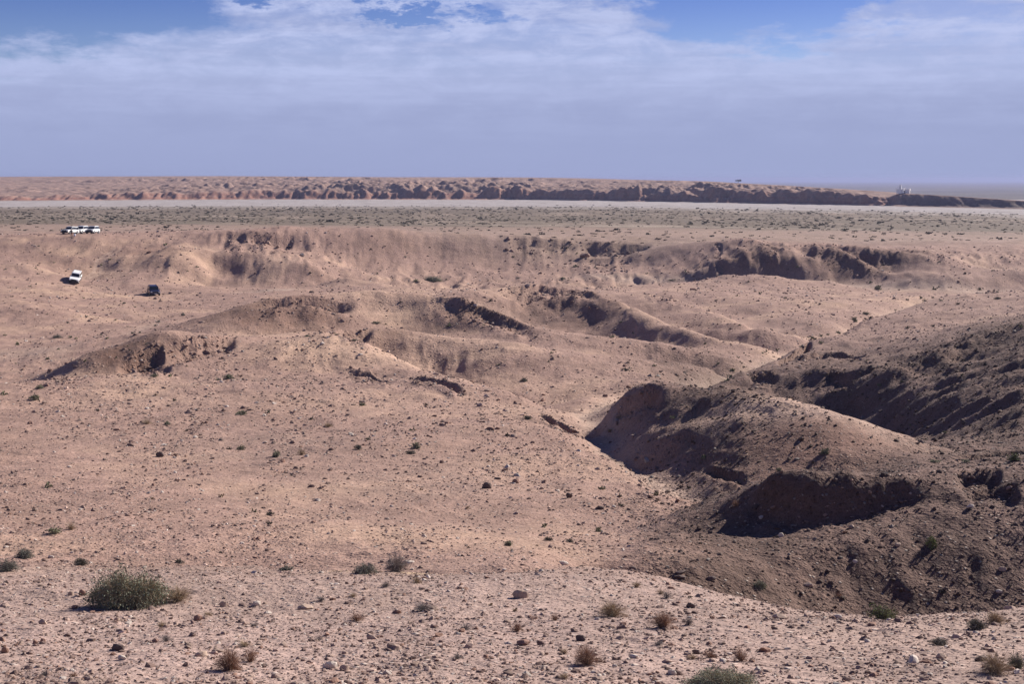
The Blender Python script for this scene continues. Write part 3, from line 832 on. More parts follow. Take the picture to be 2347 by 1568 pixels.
def plain_mesh():
    nc, nr = 620, 330
    u = np.linspace(U0, U1, nc); l = np.linspace(LB, math.log(1290), nr)
    l[0] = fl[-1]
    Ug, Lg = np.meshgrid(u, l)
    X, Y, Z, rf = terrain_xyz(Ug, Lg)
    # stitch the first row to the near mesh
    Z[0] = np.interp(u, fu, TZ[-1]); X[0] = np.interp(u, fu, TX[-1])
    Z += 0.30 * fbm(X / 20.0, Y / 34.0, 3, seed=5) * sstep(Lg, LB, LB + 0.05)
    bank = np.interp(Ug, *BANK) + 0.018 * fbm(X / 60, Y / 60, 3, seed=3)
    Z -= 0.5 * sstep(Lg, bank - 0.004, bank + 0.006)
    V = np.stack([X.ravel(), Y.ravel(), Z.ravel()], 1)
    U_, L_, x, y = Ug.ravel(), Lg.ravel(), V[:, 0], V[:, 1]
    nz2 = fbm(x / 45.0, y / 130.0, 4, 0.55, 33.0); nz = fbm(x / 16.0, y / 40.0, 4, 0.6, 21.0); n4 = fbm(x / 6.0, y / 10.0, 3, 0.6, 9.0)
    C = np.repeat(np.array([[0.172, 0.132, 0.096]]), len(x), 0)
    def blend(C, col, w): return C * (1 - w[:, None]) + np.array(col)[None] * w[:, None]
    first = 1 - sstep(L_ + 0.08 * nz2, math.log(430), math.log(450))
    C = blend(C, (0.27, 0.205, 0.155), np.clip(sstep(nz2 + 0.45 * nz, 0.10, 0.42), 0, 0.85))
    C = blend(C, (0.115, 0.100, 0.070), np.clip(sstep(n4 + 0.5 * nz, 0.12, 0.5), 0, 0.7))
    rs = np.random.RandomState(12)
    for _ in range(16):                      # long pale and dark streaks lying across the plain
        l0 = rs.uniform(math.log(425), math.log(860)); sl = rs.uniform(-0.00004, 0.00001); u0 = rs.uniform(-200, 2400); ru = rs.uniform(150, 700)
        g = np.exp(-((L_ - l0 - sl * (U_ - u0) - 0.012 * nz2) / rs.uniform(0.006, 0.018)) ** 2) * np.exp(-((U_ - u0) / ru) ** 2)
        C = blend(C, (0.33, 0.265, 0.205) if rs.uniform() < 0.6 else (0.105, 0.085, 0.065), np.clip(g * 0.75 * (1 + nz), 0, 1))
    b = bank.ravel()
    river = sstep(L_ + 0.006 * n4, b - 0.004, b + 0.004)
    fringe = sstep(L_ + 0.10 * nz + 0.05 * n4, b - 0.16, b - 0.02)
    C = blend(C, (0.34, 0.30, 0.265), fringe * 0.62)
    C = blend(C, (0.375, 0.335, 0.315), river * np.clip(0.85 + 0.5 * nz + 0.3 * n4, 0.3, 1))
    streak = np.exp(-((L_ - b - 0.075 - 0.01 * nz2) / 0.008) ** 2)
    C = blend(C, (0.20, 0.18, 0.16), np.clip(streak * sstep(U_, 900, 1500) * 0.8, 0, 1))
    C *= (1 + 0.18 * nz + 0.10 * n4)[:, None]
    me = mesh_np('scrub_plain', V, grid_faces(nr, nc))
    a = me.color_attributes.new('tint', 'FLOAT_COLOR', 'POINT')
    C4 = np.ones((len(C), 4), dtype=np.float32); C4[:, :3] = np.clip(C, 0.02, 0.9); C4[:, 3] = 0.8
    a.data.foreach_set('color', C4.ravel())
    o = link('scrub_plain_and_river_bed', me, M_GROUND)
    tag(o, 'flat grey-green scrub plain running out to the pale dry river bed', None, None, 'structure')
    return (u, l, X, Y, Z)


PLAIN = plain_mesh()


def plain_z(x, y):
    u, l, X, Y, Z = PLAIN
    L = math.log(y); kf = np.interp(L, l, np.arange(len(l))); k = int(min(kf, len(l) - 2)); t = kf - k
    return float(np.interp(x, X[k], Z[k]) * (1 - t) + np.interp(x, X[k + 1], Z[k + 1]) * t)


SKYL = ([-300, 0, 500, 900, 1200, 1350, 1500, 1620, 1700, 1800, 1900, 2000, 2060, 2110, 2200, 2347, 2640],
        [406, 405, 403.5, 406, 406.5, 409, 413, 415.5, 420, 425, 431, 437, 441, 444.5, 450, 460, 474])


def hills_mesh():
    """badlands beyond the river: a gullied cliff at the front, eroded humps behind"""
    nc, nr = 900, 260
    u = np.linspace(U0, U1, nc)
    t = np.linspace(0, 1, nr) ** 1.5
    Ug, Tg = np.meshgrid(u, t)
    foot = np.interp(Ug, *FOOT)
    depth = np.interp(Ug, [-300, 1400, 1800, 2050, 2120, 2640], [900, 850, 500, 230, 110, 110])
    D = foot - 6 + Tg * depth
    yc = -(CY - CY) / F
    X = D * (Ug - CX) / F / (math.cos(PITCH) + 0.11 * math.sin(PITCH))
    zb = -(458 - HV) / F * 0
    # river level at the foot
    rv = np.interp(Ug, [-300, 600, 1400, 2000, 2640], [461, 456, 459, 470, 486])
    rD = np.interp(Ug, [-300, 600, 1400, 2000, 2640], [1140, 1280, 1200, 985, 780])
    z0 = -(rv - HV) / F * rD - 0.6
    sky = np.interp(Ug, *SKYL)
    zt = -(sky - HV) / F * (foot + depth * 0.9)
    S = (D - foot)
    wig = 16 * fbm(X / 42.0, D / 90.0 + 3.3, 5, 0.62, 2.0) + 7 * np.abs(fbm(X / 15.0, D / 30.0, 3)) + 4 * fbm(X / 7.0, D / 12.0 + 8, 3)
    mesa = sstep(Ug, 2040, 2075)
    ch = np.interp(Ug, [-300, 0, 250, 420, 900, 1500, 2000, 2060, 2110, 2640], [1.5, 1.6, 2.0, 3.5, 5.5, 6.0, 6.5, 7.2, 7.6, 5.0])
    ch = ch * (1 + 0.35 * 1.8 * fbm(X / 60.0, X * 0 + 8.4, 3, seed=6) * (1 - mesa))
    wig = wig * (1 - 0.72 * mesa)
    s = S - 12 - wig
    cliff = ch * sstep(s, -5, 7 + 6 * mesa)
    talus = 1.4 * sstep(s, -14, 0)
    rise = (zt - z0 - ch - 1.4) * np.clip(s / (depth * 0.86), 0, 1) ** 0.85
    rise = np.where(s > 0, rise, 0)
    rr = 0.6 * ridged(X / 58.0 + 0.4 * fbm(X / 50, D / 50, 2, seed=3), D / 60.0, 5, 0.58, 5.0) + 0.4 * ridged(X / 24.0 + D / 50.0, D / 34.0 - X / 60, 4, 0.55, 25.0)
    mod = 0.55 + 0.9 * sstep(fbm(X / 170.0, D / 170.0, 3, 0.5, 8.0), -0.25, 0.35)
    rb = ridged(X / 13.0, D / 20.0, 3, 0.5, 15.0)
    inner = sstep(s, -8, 14) * (1 - mesa)
    tail = 1 - sstep(Tg, 0.35, 0.95)
    amp = np.interp(Ug, [-300, 100, 400, 700, 1900, 2060], [2.6, 3.2, 6.0, 8.5, 7.0, 1.0])
    Z = z0 + cliff + talus + rise + inner * (0.28 + 0.72 * tail) * (mod * amp * 1.15 * (rr - 0.30) + 0.18 * amp * rb)
    face = np.exp(-((s - 2) / 8.0) ** 2)
    Z = Z + 1.5 * face * (gnoise(X / 4.5, D / 40.0) + 0.5 * gnoise(X / 2.0, D / 30.0)) * (1 - 0.5 * mesa)
    # never rise above the skyline: blend extra height down
    lim = -(sky - HV) / F * D
    Z = np.where(Z > lim, lim + 0.25 * (Z - lim) * 0.6, Z)
    Z[-1] = -60; Z[-2] = Z[-3] - 1
    Z[0] = z0[0] - 2
    knoll = np.exp(-(((Ug - 2055) / 20.0) ** 2)) * np.exp(-((S - 22) / 20.0) ** 2)
    Z = Z + 1.2 * knoll
    V = np.stack([X.ravel(), D.ravel(), Z.ravel()], 1)
    me = mesh_np('badland_hills', V, grid_faces(nr, nc))
    x, y = V[:, 0], V[:, 1]
    n1 = fbm(x / 30, y / 40, 4, 0.55, 3.0); n2 = fbm(x / 8, y / 8, 3, 0.6, 13.0)
    strata = 0.5 + 0.5 * np.sin(Z.ravel() * 2.1 + 1.5 * n1)
    C = np.repeat(np.array([[0.31, 0.205, 0.158]]), len(x), 0)
    def blend(C, col, w): return C * (1 - w[:, None]) + np.array(col)[None] * w[:, None]
    C = blend(C, (0.25, 0.17, 0.135), sstep(inner.ravel() * 0.4 + n1, 0.2, 0.6) * 0.8)
    cf = np.exp(-((s.ravel() + 1) / 8.0) ** 2)
    C = blend(C, (0.27, 0.115, 0.075), cf * (0.35 + 0.5 * strata) * (1 - 0.6 * mesa.ravel()))
    C = blend(C, (0.12, 0.09, 0.078), cf * mesa.ravel() * 0.85)  # mesa cliff face darkened in colour: its shade side faces the camera
    C = blend(C, (0.40, 0.28, 0.21), sstep(n2, 0.15, 0.5) * 0.35)
    C *= (1 + 0.2 * n2)[:, None]
    a = me.color_attributes.new('tint', 'FLOAT_COLOR', 'POINT')
    C4 = np.ones((len(C), 4), dtype=np.float32); C4[:, :3] = np.clip(C, 0.02, 0.9); C4[:, 3] = 1.0
    a.data.foreach_set('color', C4.ravel())
    o = link('badland_hills', me, M_GROUND)
    tag(o, 'long band of eroded reddish badland hills with a gullied cliff above the river bed', None, None, 'structure')
    return dict(u=u, t=t, X=X, D=D, Z=Z, foot=foot)


HILLS = hills_mesh()


def hills_at(u, s):
    """world point on the hills at picture column u, s metres behind the cliff foot"""
    i = int(np.argmin(np.abs(HILLS['u'] - u)))
    Dc = HILLS['D'][:, i]; foot = HILLS['foot'][0, i]
    D = foot + s
    return Vector((float(np.interp(D, Dc, HILLS['X'][:, i])), float(D), float(np.interp(D, Dc, HILLS['Z'][:, i]))))


def far_plain():
    ds = np.geomspace(640, 26000, 90)
    xs = np.linspace(-1.05, 1.05, 120)
    Dg, Sg = np.meshgrid(ds, xs, indexing='ij')
    X = Sg * Dg * 1.0
    zf = np.interp(Dg, [640, 900, 1300, 2000, 4000, 26000], [-23, -23.5, -25, -27, -34, -60])
    Z = zf + 0.8 * fbm(X / 120, Dg / 200, 4, 0.5, 4.0)
    # a very faint long mountain far off
    mt = 0 * np.exp(-((X - 0.13 * Dg) / (0.055 * Dg)) ** 2) * np.exp(-((Dg - 21000) / 1800.0) ** 2)
    mt *= 1 + 0.25 * fbm(X / 900.0, Dg / 900.0, 4, 0.5, 3.0)
    Z = Z + mt * 1.6
    V = np.stack([X.ravel(), Dg.ravel(), Z.ravel()], 1)
    me = mesh_np('far_plain', V, grid_faces(*Dg.shape))
    x, y = V[:, 0], V[:, 1]
    nz = fbm(x / 300.0, y / 900.0, 5, 0.6, 1.0)
    C = np.repeat(np.array([[0.10, 0.085, 0.075]]), len(x), 0) * (1 + 0.8 * nz)[:, None]
    a = me.color_attributes.new('tint', 'FLOAT_COLOR', 'POINT')
    C4 = np.ones((len(C), 4), dtype=np.float32); C4[:, :3] = np.clip(C, 0.03, 0.5)
    a.data.foreach_set('color', C4.ravel())
    o = link('far_plain', me, M_GROUND)
    tag(o, 'far dark plain fading into blue haze behind the white house', None, None, 'structure')


far_plain()

# ground under and behind the photographer, one sheet out to the horizon
def outer_ground():
    def h(x, y):
        return -27 + 0 * x
    xs = np.concatenate([-np.geomspace(26000, 60, 20), np.linspace(-40, 40, 9), np.geomspace(60, 26000, 20)])
    Xg, Yg = np.meshgrid(xs, xs, indexing='ij')
    Z = np.full_like(Xg, -64.0)
    V = np.stack([Xg.ravel(), Yg.ravel(), Z.ravel()], 1)
    me = mesh_np('ground', V, grid_faces(*Xg.shape))
    a = me.color_attributes.new('tint', 'FLOAT_COLOR', 'POINT')
    C4 = np.ones((len(V), 4), dtype=np.float32); C4[:, :3] = (0.28, 0.2, 0.15)
    a.data.foreach_set('color', C4.ravel())
    o = link('ground', me, M_GROUND)
    tag(o, 'wide desert floor stretching to the horizon', None, None, 'structure')


outer_ground()

# air
def haze():
    bm = bmesh.new()
    bmesh.ops.create_cube(bm, size=1.0)
    me = bpy.data.meshes.new('haze')
    z0, z1 = -66.0, 9.0
    for v in bm.verts:
        v.co = Vector((v.co.x * 54000, v.co.y * 54000, z0 + (v.co.z + 0.5) * (z1 - z0)))
    bm.to_mesh(me); bm.free()
    m = bpy.data.materials.new('thin_haze'); m.use_nodes = True
    m.node_tree.nodes.clear()
    B = NB(m.node_tree)
    out = B.n('ShaderNodeOutputMaterial'); pv = B.n('ShaderNodeVolumePrincipled')
    pv.inputs['Color'].default_value = (0.36, 0.40, 0.62, 1)
    pv.inputs['Density'].default_value = HAZE
    pv.inputs['Anisotropy'].default_value = 0.2
    B.link(pv.outputs[0], out.inputs['Volume'])
    o = link('haze', me, m)
    tag(o, 'thin blue haze lying over the desert', None, None, 'stuff')
    return o


HAZE = 1.15e-4
if USE_HAZE: haze()

# ------------------------------------------------------------------ rocks
def rock_material():
    m, B, bs = new_mat('rock')
    at = B.n('ShaderNodeAttribute', attribute_name='tint'); at.attribute_type = 'INSTANCER'
    tc = B.n('ShaderNodeTexCoord')
    n = B.noise(tc.outputs['Object'], 2.2, 4, 0.65)
    k = B.m('ADD', 0.7, B.m('MULTIPLY', n, 0.6))
    kc = B.n('ShaderNodeCombineColor'); [B.link(k, kc.inputs[i]) for i in range(3)]
    B.link(B.mix(1.0, at.outputs['Color'], kc.outputs[0], 'MULTIPLY'), bs.inputs['Base Color'])
    return m


M_ROCK = rock_material()
ROCK_PALE = plain('pale_rock', (0.56, 0.48, 0.40), 0.9, 0.15, var=0.22, scale=3)
ROCK_TAN = plain('tan_rock', (0.42, 0.31, 0.235), 0.9, 0.15, var=0.25, scale=3)
ROCK_RED = plain('reddish_rock', (0.27, 0.165, 0.125), 0.9, 0.15, var=0.25, scale=3)
ROCK_DARK = plain('dark_rock', (0.125, 0.09, 0.078), 0.85, 0.2, var=0.3, scale=3)


def rock_mesh(seed, sub=2, ang=0.35):
    r = random.Random(seed)
    bm = bmesh.new()
    bmesh.ops.create_icosphere(bm, subdivisions=sub, radius=1.0)
    sx, sy, sz = r.uniform(0.8, 1.2), r.uniform(0.65, 1.0), r.uniform(0.45, 0.8)
    planes = []
    for _ in range(7):
        d = Vector((r.gauss(0, 1), r.gauss(0, 1), r.gauss(0, 1))).normalized()
        planes.append((d, r.uniform(0.55, 0.9)))
    from mathutils import noise as mn
    for v in bm.verts:
        p = v.co.copy()
        for d, lim in planes:                       # flat broken faces
            t = p.dot(d)
            if t > lim: p -= d * (t - lim) * 0.9
        p *= 1 + ang * 0.4 * mn.noise(p * 1.7 + Vector((seed, 0, 0)))
        v.co = Vector((p.x * sx, p.y * sy, p.z * sz))
    me = bpy.data.meshes.new('rock'); bm.to_mesh(me); bm.free()
    return me


def stones(name, P3, size, tint, seed, label, variants=4):
    """many loose stones as instances of a few broken shapes made inside the node tree"""
    me = bpy.data.meshes.new(name)
    me.vertices.add(len(P3)); me.vertices.foreach_set('co', np.ascontiguousarray(P3, dtype=np.float32).ravel())
    a = me.attributes.new('size', 'FLOAT_VECTOR', 'POINT'); a.data.foreach_set('vector', np.ascontiguousarray(size, dtype=np.float32).ravel())
    a = me.attributes.new('tint', 'FLOAT_COLOR', 'POINT')
    t4 = np.ones((len(P3), 4), dtype=np.float32); t4[:, :3] = tint; a.data.foreach_set('color', t4.ravel())
    rs = np.random.RandomState(seed)
    rot = np.stack([rs.uniform(-0.5, 0.5, len(P3)), rs.uniform(-0.5, 0.5, len(P3)), rs.uniform(0, 6.28, len(P3))], 1)
    a = me.attributes.new('turn', 'FLOAT_VECTOR', 'POINT'); a.data.foreach_set('vector', rot.astype(np.float32).ravel())
    a = me.attributes.new('pick', 'INT', 'POINT'); a.data.foreach_set('value', rs.randint(0, variants, len(P3)).astype(np.int32))
    ng = bpy.data.node_groups.new(name, 'GeometryNodeTree')
    ng.interface.new_socket('Geometry', in_out='INPUT', socket_type='NodeSocketGeometry')
    ng.interface.new_socket('Geometry', in_out='OUTPUT', socket_type='NodeSocketGeometry')
    N = ng.nodes; Lk = ng.links.new
    gi = N.new('NodeGroupInput'); go = N.new('NodeGroupOutput')
    join = N.new('GeometryNodeGeometryToInstance')
    for k in range(variants):
        ico = N.new('GeometryNodeMeshIcoSphere'); ico.inputs['Subdivisions'].default_value = 2
        ico.inputs['Radius'].default_value = 0.5
        sp = N.new('GeometryNodeSetPosition')
        pos = N.new('GeometryNodeInputPosition')
        nz = N.new('ShaderNodeTexNoise'); nz.noise_dimensions = '4D'
        nz.inputs['W'].default_value = k * 3.7 + seed; nz.inputs['Scale'].default_value = 1.7; nz.inputs['Detail'].default_value = 1.5
        Lk(pos.outputs[0], nz.inputs['Vector'])
        sub_ = N.new('ShaderNodeVectorMath'); sub_.operation = 'SUBTRACT'; sub_.inputs[1].default_value = (0.5, 0.5, 0.5)
        Lk(nz.outputs['Color'], sub_.inputs[0])
        sc = N.new('ShaderNodeVectorMath'); sc.operation = 'SCALE'; sc.inputs['Scale'].default_value = 0.95
        Lk(sub_.outputs[0], sc.inputs[0])
        Lk(ico.outputs[0], sp.inputs['Geometry']); Lk(sc.outputs[0], sp.inputs['Offset'])
        sm = N.new('GeometryNodeSetShadeSmooth'); sm.inputs['Shade Smooth'].default_value = False
        Lk(sp.outputs[0], sm.inputs[0])
        Lk(sm.outputs[0], join.inputs[0])
    ip = N.new('GeometryNodeInstanceOnPoints')
    mp = N.new('GeometryNodeMeshToPoints')
    Lk(gi.outputs[0], mp.inputs[0]); Lk(mp.outputs[0], ip.inputs['Points'])
    Lk(join.outputs[0], ip.inputs['Instance']); ip.inputs['Pick Instance'].default_value = True
    def att(nm, ty):
        n = N.new('GeometryNodeInputNamedAttribute'); n.data_type = ty; n.inputs[0].default_value = nm
        return n.outputs[0]
    Lk(att('pick', 'INT'), ip.inputs['Instance Index'])
    Lk(att('turn', 'FLOAT_VECTOR'), ip.inputs['Rotation'])
    Lk(att('size', 'FLOAT_VECTOR'), ip.inputs['Scale'])
    mt = N.new('GeometryNodeSetMaterial'); mt.inputs['Material'].default_value = M_ROCK
    Lk(ip.outputs[0], mt.inputs[0]); Lk(mt.outputs[0], go.inputs[0])
    o = link(name, me, M_ROCK)
    md = o.modifiers.new('stones', 'NODES'); md.node_group = ng
    tag(o, label, None, None, 'stuff')
    return o


def scatter_rocks():
    rs = np.random.RandomState(5)
    def field(n, d0, d1, med, sig, name, label, seed, bias=0.0, near_w=0.0):
        m = int(n * 3)
        u = rs.uniform(-180, 2540, m); t = rs.uniform(0, 1, m)
        L = math.log(d0) + (math.log(d1) - math.log(d0)) * (t ** (1 + near_w))
        gi = np.clip(((L - fl[0]) / (fl[1] - fl[0])).astype(int), 0, NR - 2)
        ui = np.clip(((u - fu[0]) / (fu[1] - fu[0])).astype(int), 0, NC - 2)
        tu = (u - fu[ui]) / (fu[1] - fu[0]); tl = (L - fl[gi]) / (fl[1] - fl[0])
        def bl(G): return (G[gi, ui] * (1 - tu) + G[gi, ui + 1] * tu) * (1 - tl) + (G[gi + 1, ui] * (1 - tu) + G[gi + 1, ui + 1] * tu) * tl
        x, y, z, rf = bl(TX), bl(TY), bl(TZ), bl(RF)
        D = np.exp(L)
        cl_ = fbm(x / (D * 0.035 + 0.5), y / (D * 0.06 + 0.5), 3, 0.6, 50.0)
        p = np.clip(0.30 + 0.62 * rf + bias + 0.9 * cl_, 0.03, 1)
        k = rs.uniform(0, 1, m) < p
        idx = np.nonzero(k)[0][:n]
        x, y, z, D, rf, u = x[idx], y[idx], z[idx], D[idx], rf[idx], u[idx]
        s = med(D) * np.exp(rs.normal(0, sig, len(x)))
        s = np.minimum(s, med(D) * 5.0)
        asp = rs.uniform(0.55, 1.0, (len(x), 3)); asp[:, 0] = rs.uniform(0.9, 1.3, len(x)); asp[:, 2] *= 0.8
        size = asp * s[:, None]
        base = np.array([[0.30, 0.215, 0.17]]) * np.exp(rs.normal(0, 0.22, (len(x), 1)))
        r = rs.uniform(0, 1, len(x))
        base[r < 0.30] = np.array([0.19, 0.128, 0.105]); base[r > 0.90] = np.array([0.46, 0.39, 0.33])
        base[(r > 0.36) & (r < 0.48)] = np.array([0.25, 0.15, 0.11])
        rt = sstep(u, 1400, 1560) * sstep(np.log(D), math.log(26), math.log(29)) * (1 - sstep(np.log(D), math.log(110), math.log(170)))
        base = base * (1 - 0.58 * rt[:, None])  # varnished stones of the right-hand hills, darkened with the slope's painted shade
        base *= np.exp(rs.normal(0, 0.12, (len(x), 1)))
        P3 = np.stack([x, y, z + 0.03 * size[:, 2]], 1)
        stones(name, P3, size, base, seed, label)
    field(38000, 10.5, 28, lambda D: 0.0185 + 0 * D, 0.55, 'gravel', 'loose brown and pinkish gravel covering the foreground slope', 1, 0.25, -0.1)
    field(1500, 11, 30, lambda D: 0.050 + 0 * D, 0.40, 'stones', 'scattered fist-sized stones lying among the foreground gravel', 2, 0.2)
    field(42000, 25, 110, lambda D: 0.00100 * D, 0.50, 'rubble', 'stony rubble strewn over the middle slopes', 3, -0.05)
    field(3200, 28, 130, lambda D: 0.0022 * D, 0.35, 'scattered_rocks', 'bigger loose rocks on the middle slopes and dark mounds', 4, -0.18)
    field(16000, 105, 330, lambda D: 0.00095 * D, 0.42, 'far_rubble', 'rubble on the ridges around the hollow', 5, -0.1)


    # blocks broken from the ledges and lying below them
    P3, SZ, TI = [], [], []
    for pts, h, reach, jag in SCARPS:
        us = np.array([p[0] for p in pts], float); ls = np.log([p[2] for p in pts])
        if us[-1] < us[0]: us, ls = us[::-1], ls[::-1]
        n = int(16 + (us[-1] - us[0]) * 0.32)
        for _ in range(n):
            u = rs.uniform(us[0], us[-1]); L = np.interp(u, us, ls) + rs.uniform(-0.045, 0.006) * (1 if rs.uniform() < 0.7 else 0.35)
            D = math.exp(L)
            kk = (L - fl[0]) / (fl[1] - fl[0]); gi = int(min(max(kk, 0), NR - 2)); uk = (u - fu[0]) / (fu[1] - fu[0]); ui = int(min(max(uk, 0), NC - 2))
            x, y, z = TX[gi, ui], TY[gi, ui], TZ[gi, ui]
            s = (0.00115 * D + 0.015) * math.exp(rs.normal(0, 0.5)) * (0.6 + 0.3 * min(h, 1.2))
            P3.append((x, y, z + 0.1 * s)); SZ.append((s * rs.uniform(0.8, 1.5), s * rs.uniform(0.7, 1.1), s * rs.uniform(0.5, 0.9)))
            t = rs.uniform(0.7, 1.25)
            TI.append((0.235 * t, 0.155 * t, 0.122 * t) if rs.uniform() < 0.7 else (0.36 * t, 0.27 * t, 0.215 * t))
    stones('fallen_blocks', np.array(P3), np.array(SZ), np.array(TI), 6, 'blocks broken from the small scarps and lying below them')


scatter_rocks()

ROCKS = {}
for nm_, mt_ in (('pale', ROCK_PALE), ('tan', ROCK_TAN), ('reddish', ROCK_RED), ('dark', ROCK_DARK)):
    ROCKS[nm_] = []
    for k_ in range(3):
        rm_ = rock_mesh(100 + k_ * 7 + len(nm_), 2)
        rm_.materials.append(mt_)
        ROCKS[nm_].append(rm_)

# column, row of the base, width and height in picture units, colour, label
ROCK_LIST = [
    (755, 1534, 34, 24, 'pale', 'rounded white rock near the bottom edge, biggest pale rock of the foreground'),
    (790, 1538, 24, 16, 'tan', 'tan rock touching the rounded white rock on its right'),
    (277, 1514, 24, 18, 'pale', 'small white rock below the dark jagged stone at bottom left'),
    (268, 1492, 34, 22, 'dark', 'dark jagged stone casting a black shadow at bottom left'),
    (1195, 1372, 40, 22, 'tan', 'long tan boulder lying in the middle of the foreground gravel'),
    (700, 1398, 46, 16, 'tan', 'flat elongated tan slab right of two small upright rocks'),
    (585, 1390, 22, 18, 'pale', 'pale upright rock between the slab and the egg-shaped rock'),
    (512, 1392, 18, 16, 'tan', 'egg-shaped tan rock right of the big green bush'),
    (453, 1424, 28, 20, 'reddish', 'reddish-brown angular rock below and right of the big green bush'),
    (188, 1366, 20, 18, 'reddish', 'reddish rock at the left foot of the big green bush'),
    (162, 1366, 14, 12, 'tan', 'little tan rock left of the reddish one by the big bush'),
    (170, 1396, 22, 12, 'reddish', 'flat reddish rock below the left foot of the big bush'),
    (98, 1432, 20, 16, 'tan', 'tan pointed rock in the gravel left of the big bush'),
    (98, 1475, 18, 15, 'reddish', 'right one of two brown round rocks at lower left'),
    (80, 1477, 16, 13, 'reddish', 'left one of two brown round rocks at lower left'),
    (10, 1498, 22, 18, 'reddish', 'brown rock at the left picture edge near the bottom'),
    (462, 1506, 32, 14, 'tan', 'low tan rock left of the reddish dry bush at the bottom'),
    (355, 1474, 22, 12, 'reddish', 'low reddish rock in open gravel under the big bush'),
    (1583, 1394, 22, 16, 'dark', 'dark blocky stone standing alone on the pale gravel at centre right'),
    (1290, 1295, 26, 9, 'pale', 'thin pale rock at the gravel edge above the long tan boulder'),
    (1155, 1310, 14, 9, 'pale', 'small pale rock on the rim of the foreground gravel'),
    (935, 1292, 28, 9, 'pale', 'flat whitish rock beside the pale twiggy shrub'),
    (1450, 1308, 20, 10, 'dark', 'dark flat stone on the rim where the gravel meets the dark mound'),
    (1560, 1316, 30, 9, 'dark', 'upper one of two dark slabs near the foot of the dark mound'),
    (1560, 1326, 28, 9, 'dark', 'lower one of two dark slabs near the foot of the dark mound'),
    (1630, 1330, 24, 9, 'dark', 'dark flat slab right of the pair below the dark mound'),
    (1505, 1418, 16, 7, 'pale', 'small oval pale stone left of the reddish dry bush'),
    (1115, 1120, 22, 20, 'dark', 'tilted dark boulder in the middle of the pale slope'),
    (1183, 1108, 22, 13, 'reddish', 'brown boulder up and right of the tilted dark one'),
    (1303, 1142, 16, 20, 'dark', 'narrow upright dark rock on the pale slope'),
    (1375, 1168, 20, 12, 'dark', 'dark rock half in a dark pit right of the upright rock'),
    (365, 1048, 20, 14, 'dark', 'single dark rock with a tan lit side on the left slope'),
    (158, 1073, 12, 8, 'pale', 'small white stone on the left slope above the lone bush'),
    (115, 1280, 16, 9, 'pale', 'white stone near the left grey shrubs'),
    (268, 1424, 14, 10, 'tan', 'small tan rock in front of the big bush'),
    (1960, 1292, 14, 14, 'pale', 'pale rock catching light on the lower dark mound'),
    (2060, 1252, 16, 12, 'tan', 'tan rock in the middle of the dark mound below the shadow'),
    (1790, 1232, 14, 12, 'pale', 'pale rock inside the black shadow of the dark mound'),
    (1745, 1190, 16, 12, 'pale', 'pale rock on the left shoulder of the dark mound'),
    (2225, 1165, 18, 14, 'pale', 'pale boulder beside the small right-hand shadow pits'),
    (2300, 1310, 20, 12, 'tan', 'tan flat rock near the right picture edge on the dark mound'),
    (2290, 1360, 18, 12, 'pale', 'pale rock at the lower right foot of the dark mound'),
    (1855, 1345, 24, 12, 'tan', 'tan rock where the pale edge curves under the dark mound'),
    (1920, 1420, 24, 12, 'pale', 'pale pointed rock left of the bright green two-lobed bush'),
    (1790, 1420, 46, 16, 'tan', 'wide tan rock on the gravel rim left of the green bush'),
    (1640, 1500, 0, 0, '', ''),
    (1595, 1500, 20, 12, 'dark', 'dark rock above the green bush cut by the bottom edge'),
    (2160, 1510, 30, 16, 'tan', 'tan slab in the gravel between the two lower right shrubs'),
    (2250, 1516, 34, 16, 'dark', 'dark split rock near the bottom right corner'),
    (1330, 1470, 26, 16, 'dark', 'dark rock in the gravel left of the brown tangled bush'),
    (1200, 1480, 44, 16, 'reddish', 'flat reddish slab in the gravel below the rusty tufts'),
    (1452, 1510, 24, 14, 'pale', 'pale rock beside the brown tangled bush at the bottom'),
    (1540, 1548, 22, 14, 'pale', 'small pale rock by the bottom edge left of the cut green bush'),
]


def add_rock(u, v, wpx, hpx, kind, label, i):
    p = hit(u, v)
    if p is None or wpx == 0: return
    k = p.y / F
    me = ROCKS[kind][i % 3]
    o = link('rock', me)
    o.rotation_euler = (rnd.uniform(-0.15, 0.15), rnd.uniform(-0.15, 0.15), rnd.uniform(-0.5, 0.5))
    sx = wpx * k / 2.0
    sz = hpx * k / 1.15
    o.scale = (sx, sx * 0.8, sz)
    o.location = p + Vector((0, sx * 0.4, sz * 0.22))
    tag(o, label, 'rock', 'larger rocks lying on the ground')


for i_, r_ in enumerate(ROCK_LIST): add_rock(*r_, i_)


# ------------------------------------------------------------------ shrubs
def foliage_mat(name, a, b, sc=3.0):
    m, B, bs = new_mat(name)
    at = B.n('ShaderNodeAttribute', attribute_name='shade')
    oi = B.n('ShaderNodeObjectInfo')
    f = B.m('ADD', B.m('MULTIPLY', at.outputs['Fac'], 0.8), B.m('MULTIPLY', oi.outputs['Random'], 0.3))
    B.link(B.mix(f, a, b), bs.inputs['Base Color'])
    bs.inputs['Roughness'].default_value = 0.8
    return m


